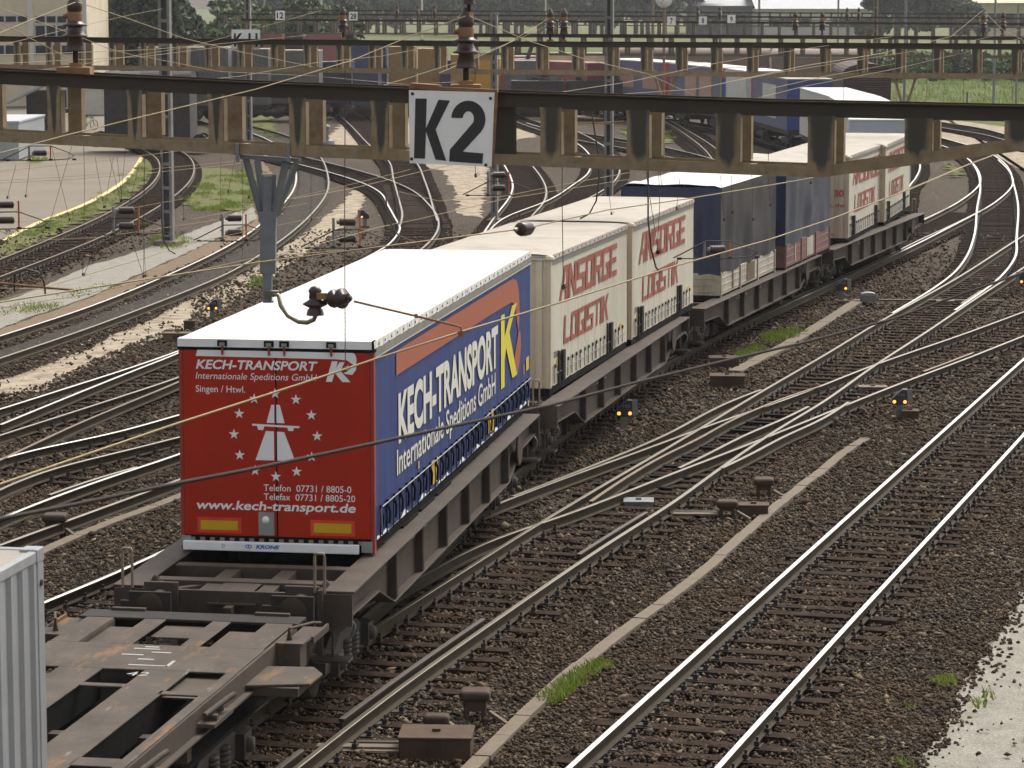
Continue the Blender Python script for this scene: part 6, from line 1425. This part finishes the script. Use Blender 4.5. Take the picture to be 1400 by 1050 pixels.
# wagons seen broadside: bodies along X
def broad(label, px0, px1, ytop, Y, z0, side, end, roof, name='covered_wagon', cat='freight wagon', group='far goods wagons', rt=0.0, ribs=0, w_=2.8, extras=None, skew=.04):
    x0, x1 = (px0-700)/FPX*Y, (px1-700)/FPX*Y; z1 = ray((px0+px1)/2, ytop, Y-w_/2)[2]-rt
    return boxcar(label, cat, (x1, Y), (x0, Y+(x1-x0)*skew), w_, z0, z1, side, end, roof, name=name, group=group, roundtop=rt, ribs=ribs, extras=extras)
broad('low cream wagon above the dark flat wagons', 752, 826, 74, 236, 1.2, 'creambox', 'creambox', 'hopper_top')
broad('second low cream wagon, half hidden by the pale lattice mast', 704, 748, 78, 238, 1.2, 'tan_wagon', 'creambox', 'hopper_top')
for i, (a, c) in enumerate(((838, 935), (940, 1052), (1058, 1172))):
    broad(('left', 'middle', 'right')[i]+'most of the three dusty tan round-roofed wagons', a, c, 63+i*2.0, 244-i*3, 1.1, 'tan_wagon', 'tan_wagon', 'tan_wagon', rt=.75, ribs=0, skew=.22,
          extras=lambda t, W, L, z0, z1: [MB().bar((W+.03, L*.3, z1-.1), (W*.5, L*.55, z1+.62), .10, .10).build('roof_brace', M['maroon'], t), MB().bx(W, W+.05, 0, L, z1-.08, z1+.02).build('eaves_rail', M['maroon'], t)])
boxcar('dark maroon planked van with a gabled end', 'freight wagon', ((1183-700)/FPX*186, 186), ((1183-700)/FPX*186+.4, 196), 3.0, .9, 3.75, 'maroon', 'maroon', 'maroon', name='covered_wagon', group='far goods wagons', roundtop=.65)
for i, (a, c, m_, yt) in enumerate(((485, 530, 'blue_box', 62), (534, 570, 'mustard', 65), (574, 604, 'mustard', 68), (604, 618, 'navy_box', 84), (618, 640, 'mustard', 76))):
    broad(('tall blue container', 'mustard wagon right of the blue container', 'mustard wagon with grey machinery', 'small dark blue cabin', 'mustard cabin left of the insulator')[i]+' in the far row', a, c, yt, 222-i*1.2, 1.1, m_, m_, m_, name='container' if i == 0 else 'work_wagon', cat='container' if i == 0 else 'work wagon', group='works train in the distance')
broad('yellow machine behind the insulator of the K2 sign', 642, 684, 82, 219, 1.0, 'yellow_m', 'yellow_m', 'mustard', name='work_wagon', cat='work wagon', group='works train in the distance',
      extras=lambda t, W, L, z0, z1: [MB().bx(W, W+.03, y, y+.5, z1-.8, z1-.15).build('window', M['glass'], t) for y in (.3, 1.2)]+[MB().bx(-.8, .8, .4, L-.4, z1+.05, z1+.5).build('cabin_top', M['mustard'], t)])
broad('grey machine with a slanted chute in the works train', 692, 740, 84, 219.5, 1.0, 'hopper', 'hopper', 'cont_grey', name='work_wagon', cat='work wagon', group='works train in the distance',
      extras=lambda t, W, L, z0, z1: [MB().bar((W+.2, L*.8, z0), (W+.2, L*.25, z1+1.4), .30, .30).build('chute', M['coal'], t)])
broad('dark blue wagon left of the tall blue container', 440, 484, 86, 216, .9, 'navy_box', 'navy_box', 'navy_box')
broad('low dark blue wagon in front of the blue container', 486, 520, 100, 212, .9, 'navy_box', 'navy_box', 'coal')
for i, (a, c, yt) in enumerate(((196, 262, 66), (264, 318, 66), (321, 372, 68), (374, 440, 70))):
    broad(('grey ribbed wagon by the pale lattice mast', 'grey ribbed wagon left of the K 11 sign', 'grey ribbed wagon with a small window', 'grey ribbed wagon beside the dark blue one')[i], a, c, yt, 206+i*2, 1.0, 'hopper', 'hopper', 'hopper_top', ribs=9,
          extras=(lambda t, W, L, z0, z1: [MB().bx(W+.06, W+.10, L*.8, L*.9, z1-.9, z1-.2).build('window', M['glass'], t)]) if i == 2 else None)
broad('black covered wagon with arched roof, low behind the mast', 200, 266, 95, 168, .55, 'coal', 'coal', 'coal', rt=.5)
broad('second black covered wagon at the left of the arched one', 150, 197, 98, 170, .55, 'coal', 'coal', 'coal', rt=.4)
for i, (a, c) in enumerate(((700, 770), (775, 862))):
    broad(('dark flat wagon loaded with scrap, left one', 'dark flat wagon loaded with scrap, right one')[i], a, c, 112, 214, .8, 'coal', 'coal', 'coal',
          extras=lambda t, W, L, z0, z1: [MB().box((random.uniform(-.4, .8), y, z1+.12), (.7, .8, random.uniform(.2, .5)), rz=random.random(), rx=random.random()*.4).build('scrap_piece', M['coal' if k % 3 else 'hopper'], t) for k, y in enumerate(np.arange(.6, L-.4, .75))])
for i, (a, c, m_) in enumerate(((364, 390, 'redbox'), (394, 418, 'maroon'), (424, 470, 'redbox'))): broad(('small red wagon behind the K 11 sign', 'maroon wagon roof beyond the second gantry', 'pink red wagon beyond the second gantry')[i], a, c, 46, 268, 1.0, m_, m_, 'hopper_top')

# ------------------------------------------------------------------ buildings
def building(label, px0, px1, Y, h, depth, wins, wall='plaster', name='office_building', roofm='shed_roof'):
    x0, x1 = (px0-700)/FPX*Y, (px1-700)/FPX*Y; t = thing(name, label, 'building', ((x0+x1)/2, Y, G)); W = (x1-x0)/2
    MB().bx(-W, W, 0, depth, 0, h).build('wall', M[wall], t); MB().bx(-W-.2, W+.2, -.2, depth+.2, h, h+.3).build('roof', M[roofm], t)
    for a, b_, c, d in wins:
        xa, za = ray(a, d, Y)[0]-(x0+x1)/2, ray(a, d, Y)[2]-G; xb, zb = ray(c, b_, Y)[0]-(x0+x1)/2, ray(c, b_, Y)[2]-G
        f = MB(); f.bx(xa, xb, -.06, .0, za, zb); w = f.build('window', M['frame'], t); n = max(1, round((xb-xa)/1.0)); k = MB()
        for i in range(n): u0, u1 = xa+(xb-xa)*i/n+.07, xa+(xb-xa)*(i+1)/n-.07; k.bx(u0, u1, -.08, -.062, za+.07, zb-.07)
        k.build('pane', M['glass'], w)
    return t
bl = building('cream office building with ribbon windows at the upper left', -160, 120, 238, 13, 14, [(-60,21,40,31),(48,21,92,32),(48,34,92,51),(48,61,100,75),(-60,61,40,75),(46,122,68,150),(72,122,92,150),(-60,-20,40,-6),(48,-20,92,-4)])
x0 = ray(43, 100, 238)[0]-bl.location.x; MB().bx(x0-.22, x0+.22, -.16, -.0, 0, 13).build('pilaster', M['pilaster'], bl)
x0 = ray(118, 100, 238)[0]-bl.location.x; MB().bx(x0-.25, x0+.12, -.12, -.0, 0, 13).build('pilaster', M['pilaster'], bl)
def wall_block(label, px0, px1, ytop, ybase, m, depth=6, name='store_shed', roof='shed_roof'):
    x0, y0 = un(px0, ybase, G); x1 = (px1-700)/FPX*y0*1.0; z = ray(px0, ytop, y0)[2]-G; t = thing(name, label, 'shed', ((x0+x1)/2, y0, G)); W = (x1-x0)/2
    MB().bx(-W, W, 0, depth, 0, z).build('wall', M[m], t); MB().bx(-W-.05, W+.05, -.05, depth+.05, z, z+.1).build('roof', M[roof], t); return t
wall_block('pale windowless store beside the cream building', 112, 149, 122, 157, 'pale_wall')
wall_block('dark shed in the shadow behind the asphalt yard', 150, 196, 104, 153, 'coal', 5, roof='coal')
wall_block('blue grey shed at the left edge of the yard', -120, 27, 168, 218, 'shed_wall', 9)
# bike shelter with sloping roof
x0, y0 = un(30, 182, G); t = thing('bike_shelter', 'open shelter with a pale sloping roof and dark inside', 'shelter', (x0, y0, G)); 
b = MB(); zt = 2.55; b.prism([(-1.3,1.75),(2.0,3.35),(2.0,3.45),(-1.3,1.85)], lambda u, v, d: (u, d, v), -.3, 3.0); b.build('roof', M['shed_roof'], t)
MB().bx(-.1, 1.9, 2.6, 2.7, 0, 2.6).build('back_wall', M['coal'], t)
for x in (-1.1, 1.8): MB().bx(x-.05, x+.05, -.2, -.1, 0, 1.9 if x < 0 else 3.3).build('post', M['grey_post'], t)
def bicycle(label, px, py, rz, frame='yellow_m'):
    x, y = un(px, py, G); t = thing('bicycle', label, 'bicycle', (x, y, G), rz, 'parked bicycles')
    for xx in (-.52, .52):
        k = MB(); n = 20
        k.tube([(.33*math.cos(a), 0, .33*math.sin(a)) for a in np.linspace(0, 2*math.pi, n)], .022, 5)
        for a in range(6): k.bar((0,0,0), (.32*math.cos(a*1.047), 0, .32*math.sin(a*1.047)), .008, .008)
        k.build('wheel', M['tyre'], t, loc=(xx, 0, .34))
    k = MB(); P = {'r': (-.52,0,.34), 'f': (.52,0,.34), 'b': (-.08,0,.32), 's': (-.2,0,.85), 'h': (.38,0,.88)}
    for a, c in (('r','b'),('r','s'),('b','s'),('b','h'),('s','h'),('h','f')): k.tube([P[a], P[c]], .022, 6)
    k.build('frame', M[frame], t); MB().bx(-.34, -.1, -.06, .06, .90, .95).build('saddle', M['black'], t); MB().tube([(.36,-.25,1.0),(.38,0,.98),(.36,.25,1.0)], .018, 6).build('handlebar', M['black'], t)
bicycle('yellow green bicycle standing on the yard by the pale store', 121, 178, .9, 'foliage_light'); bicycle('red bicycle inside the shelter', 62, 180, .3, 'brightred'); bicycle('dark bicycle inside the shelter', 50, 182, .4, 'coal')
# yard hydrant / lamp near the middle track
x, y = un(447, 198, G); t = thing('yard_lamp', 'small grey ground lamp by the track behind the gantry', 'lamp', (x, y, G)); MB().lathe([(.5,0),(.45,.25)], n=12).build('base', M['galv'], t); MB().lathe([(.12,.25),(.10,.9),(.22,1.0),(.2,1.15),(0,1.2)], n=12).build('head', M['galv'], t)
# station clock
p = ray(908, -1, 150); t = thing('station_clock', 'round white station clock on a post at the top edge', 'clock', p, -.2)
MB().lathe([(.46,-.10),(.46,.10)], (0,0,0), (0,1,0), n=28).build('case', M['galv'], t); MB().lathe([(0,-.012),(.43,-.012),(.43,0)], (0,-.105,0), (0,1,0), n=28).build('dial', M['white'], t)
b = MB()
for k in range(12): a = k*math.pi/6; b.bar((.36*math.sin(a), -.125, .36*math.cos(a)), (.41*math.sin(a), -.125, .41*math.cos(a)), .025, .012)
b.bar((0,-.127,0), (-.16,-.127,-.20), .035, .012); b.bar((0,-.127,0), (.13,-.127,.30), .025, .012); b.build('hands', M['black_paint'], t)
MB().bx(-.06, .06, .0, .12, -8.7+.0, -.46).build('post', M['ochre_mast'], t)
def warehouse(label, px0, px1, ybase, ytop, yeave, Y, roofm='shed_roof', wallm='pale_wall'):
    x0, x1 = (px0-700)/FPX*Y, (px1-700)/FPX*Y; ze = max(ray(700, yeave, Y)[2]-G, 2); zr = ray(700, ytop, Y+20)[2]-G
    t = thing('warehouse', label, 'warehouse', ((x0+x1)/2, Y, G)); W = (x1-x0)/2
    MB().bx(-W, W, 0, 40, 0, ze).build('wall', M[wallm], t)
    b = MB(); b.add([(-W-1,-1,ze),(W+1,-1,ze),(W+1,20,zr),(-W-1,20,zr),(W+1,41,ze),(-W-1,41,ze)], [(0,1,2,3),(3,2,4,5)]); b.build('roof', M[roofm], t)
    for x in np.arange(-W+2, W-2, 14): MB().bx(x, x+9, -.1, 0, ze*.35, ze*.7).build('window', M['glass'], t)
warehouse('long grey roofed warehouse right of the clock', 1036, 1198, 22, -14, 12, 640)
warehouse('hall with a pale angled roof beside the clock', 950, 1034, 20, -10, 8, 660, 'cont_grey', 'hopper')
warehouse('pale yellow hall at the upper right corner', 1332, 1500, 18, -25, 4, 600, 'creambox', 'creambox')

# ------------------------------------------------------------------ trees and bushes
def leaf_cloud(blobs, n, size, seed):
    r = np.random.default_rng(seed); V = []; vol = np.array([b[3]*b[4]*b[5] for b in blobs]); idx = r.choice(len(blobs), n, p=vol/vol.sum())
    B = np.array([b[:6] for b in blobs])[idx]; d = r.normal(size=(n, 3)); d /= np.linalg.norm(d, axis=1)[:, None]; q = r.uniform(.35, 1.0, n)**.5
    C = B[:, :3]+d*B[:, 3:6]*q[:, None]*r.uniform(.85, 1.12, (n, 1))
    u = r.normal(size=(n, 3)); u /= np.linalg.norm(u, axis=1)[:, None]; v = np.cross(u, r.normal(size=(n, 3))); v /= np.linalg.norm(v, axis=1)[:, None]
    s_ = size*r.uniform(.5, 1.3, (n, 1)); W = np.stack([C-u*s_, C+v*s_*.6, C+u*s_, C-v*s_*.6], 1).reshape(-1, 3); return W
def leaf_obj(name, W, m, parent):
    n = len(W)//4; me = bpy.data.meshes.new(name); me.vertices.add(len(W)); me.vertices.foreach_set('co', W.ravel().astype(np.float32)); me.loops.add(n*4); me.loops.foreach_set('vertex_index', np.arange(n*4, dtype=np.int32)); me.polygons.add(n); me.polygons.foreach_set('loop_start', np.arange(n, dtype=np.int32)*4); me.update(calc_edges=True); me.materials.append(m)
    return link(bpy.data.objects.new(name, me), parent)
def tree(label, x, y, h, w_, m='foliage', n=2600, leaf=.35, seed=0, cat='tree', name='tree', group='trees beyond the yard', trunk=True, low=.12):
    r = random.Random(seed); t = thing(name, label, cat, (x, y, G), r.random()*6, group)
    bl_ = []
    for k in range(13):
        a = r.uniform(0, 6.28); q = r.random()**.6; z = h*r.uniform(low+.12, .93); ww = w_*.5*(1.05-abs(z/h-.5)*.9)
        bl_.append((math.cos(a)*q*ww*.75, math.sin(a)*q*ww*.75, z, w_*r.uniform(.13, .24), w_*r.uniform(.13, .24), h*r.uniform(.07, .13)))
    leaf_obj('crown', leaf_cloud(bl_, n, leaf, seed), M[m], t)
    if trunk:
        b = MB(); b.tube([(0,0,-.1),(w_*.01,0,h*.3),(0,w_*.02,h*.62),(0,0,h*.8)], [w_*.035, w_*.026, w_*.014, w_*.006], 8)
        for q in bl_[:6]: b.tube([(0,0,h*.3), (q[0]*.5, q[1]*.5, q[2]*.7+h*.08), q[:3]], [w_*.014, w_*.009, w_*.003], 5)
        b.build('trunk', M['bark'], t)
    return t
k = 0
for px, Y, h, w_, m in ((128,262,13,9,'foliage_dark'),(150,258,14,9,'foliage_dark'),(172,262,13,10,'foliage_dark'),(196,258,12,9,'foliage_dark'),(216,266,13,8,'foliage_dark'),(140,275,16,9,'foliage_dark'),(206,280,15,9,'foliage_dark')):
    tree('dark dense tree right of the cream building' , (px-700)/FPX*Y, Y, h, w_, m, 3200, .30, 20+k, group='dark trees beside the cream building'); k += 1
for i in range(16):
    px = 222+i*17+random.uniform(-5, 5); Y = random.uniform(300, 340); tree('light green bushy tree behind the grey ribbed wagons', (px-700)/FPX*Y, Y, random.uniform(6, 9), random.uniform(6, 9), 'foliage_light' if i % 3 else 'foliage', 1500, .36, 60+i, group='trees behind the grey wagons')
for i in range(34):
    px = 330+i*19+random.uniform(-8, 8); Y = random.uniform(640, 720); tree('dark far tree in the line along the top of the photo', (px-700)/FPX*Y, Y, random.uniform(12, 19), random.uniform(13, 18), 'foliage_dark' if i % 4 else 'foliage', 1300, .85, 100+i, group='far tree line')
for i, (px, Y, h, w_) in enumerate(((1198,520,12,10),(1222,515,14,13),(1248,520,14,13),(1272,518,13,12),(1296,522,11,10),(1320,560,8,8),(1235,540,16,12))): tree('broad dark tree right of the grey warehouse', (px-700)/FPX*Y, Y, h, w_, 'foliage_dark', 2200, .55, 160+i, group='dark trees right of the warehouse')
tr_ = tree('single slim light green tree above the middle of the photo', (746-700)/FPX*560, 560, 9, 4, 'foliage_light', 900, .4, 190, group='far tree line')
for i in range(30):
    px = 1190+i*8.2+random.uniform(-3, 3); Y = random.uniform(300, 330); h = random.uniform(2.0, 3.6)
    tree('green bush in the hedge along the meadow at right', (px-700)/FPX*Y, Y, h, random.uniform(2.6, 4.2), 'foliage_light' if i % 3 else 'foliage', 520, .24, 200+i, cat='bush', name='bush', group='hedge along the meadow', trunk=False, low=-.1)
for i, (px, Y) in enumerate(((1092,300),(1108,305),(1126,300),(1080,310),(1066,306))): tree('bush above the tan wagons', (px-700)/FPX*Y, Y, 3.2, 4, 'foliage', 500, .26, 240+i, cat='bush', name='bush', group='bushes above the tan wagons', trunk=False, low=-.1)
# tall meadow grass and yellow flowers at the right
sp = []
for _ in range(900):
    px = random.uniform(1195, 1420); py = random.uniform(92, 166); x, y = gp(px, py)
    sp.append((x, y, 9, .9, 1.4, random.uniform(.25, .6), G))
blades('meadow_grass', sp, M['grass'])
sp = [(gp(1288+random.gauss(0, 6), 92+random.gauss(0, 2))+(14, .8, 1.2, .7, G+.3)) for _ in range(22)]
blades('yellow_flowers', sp, M['yellow'])
tag(MB().bx(-.05, .05, -.05, .05, 0, 1.1).build('marker_post', M['maroon'], None, loc=(*gp(1322, 145), G)), 'short brown marker post in the green meadow', 'post')

# ------------------------------------------------------------------ thin summer haze in the air
hz = MB().bx(-900, 900, -30, 1250, -2.0, 32.0).build('haze', bpy.data.materials.new('hazy_air'))
hm = hz.data.materials[0]; hm.use_nodes = True; hm.node_tree.nodes.clear(); pv = hm.node_tree.nodes.new('ShaderNodeVolumePrincipled'); pv.inputs['Color'].default_value = (.92, .95, 1.0, 1); pv.inputs['Density'].default_value = 0.00014; pv.inputs['Anisotropy'].default_value = .2
ho = hm.node_tree.nodes.new('ShaderNodeOutputMaterial'); hm.node_tree.links.new(pv.outputs[0], ho.inputs['Volume']); tag(hz, kind='stuff')
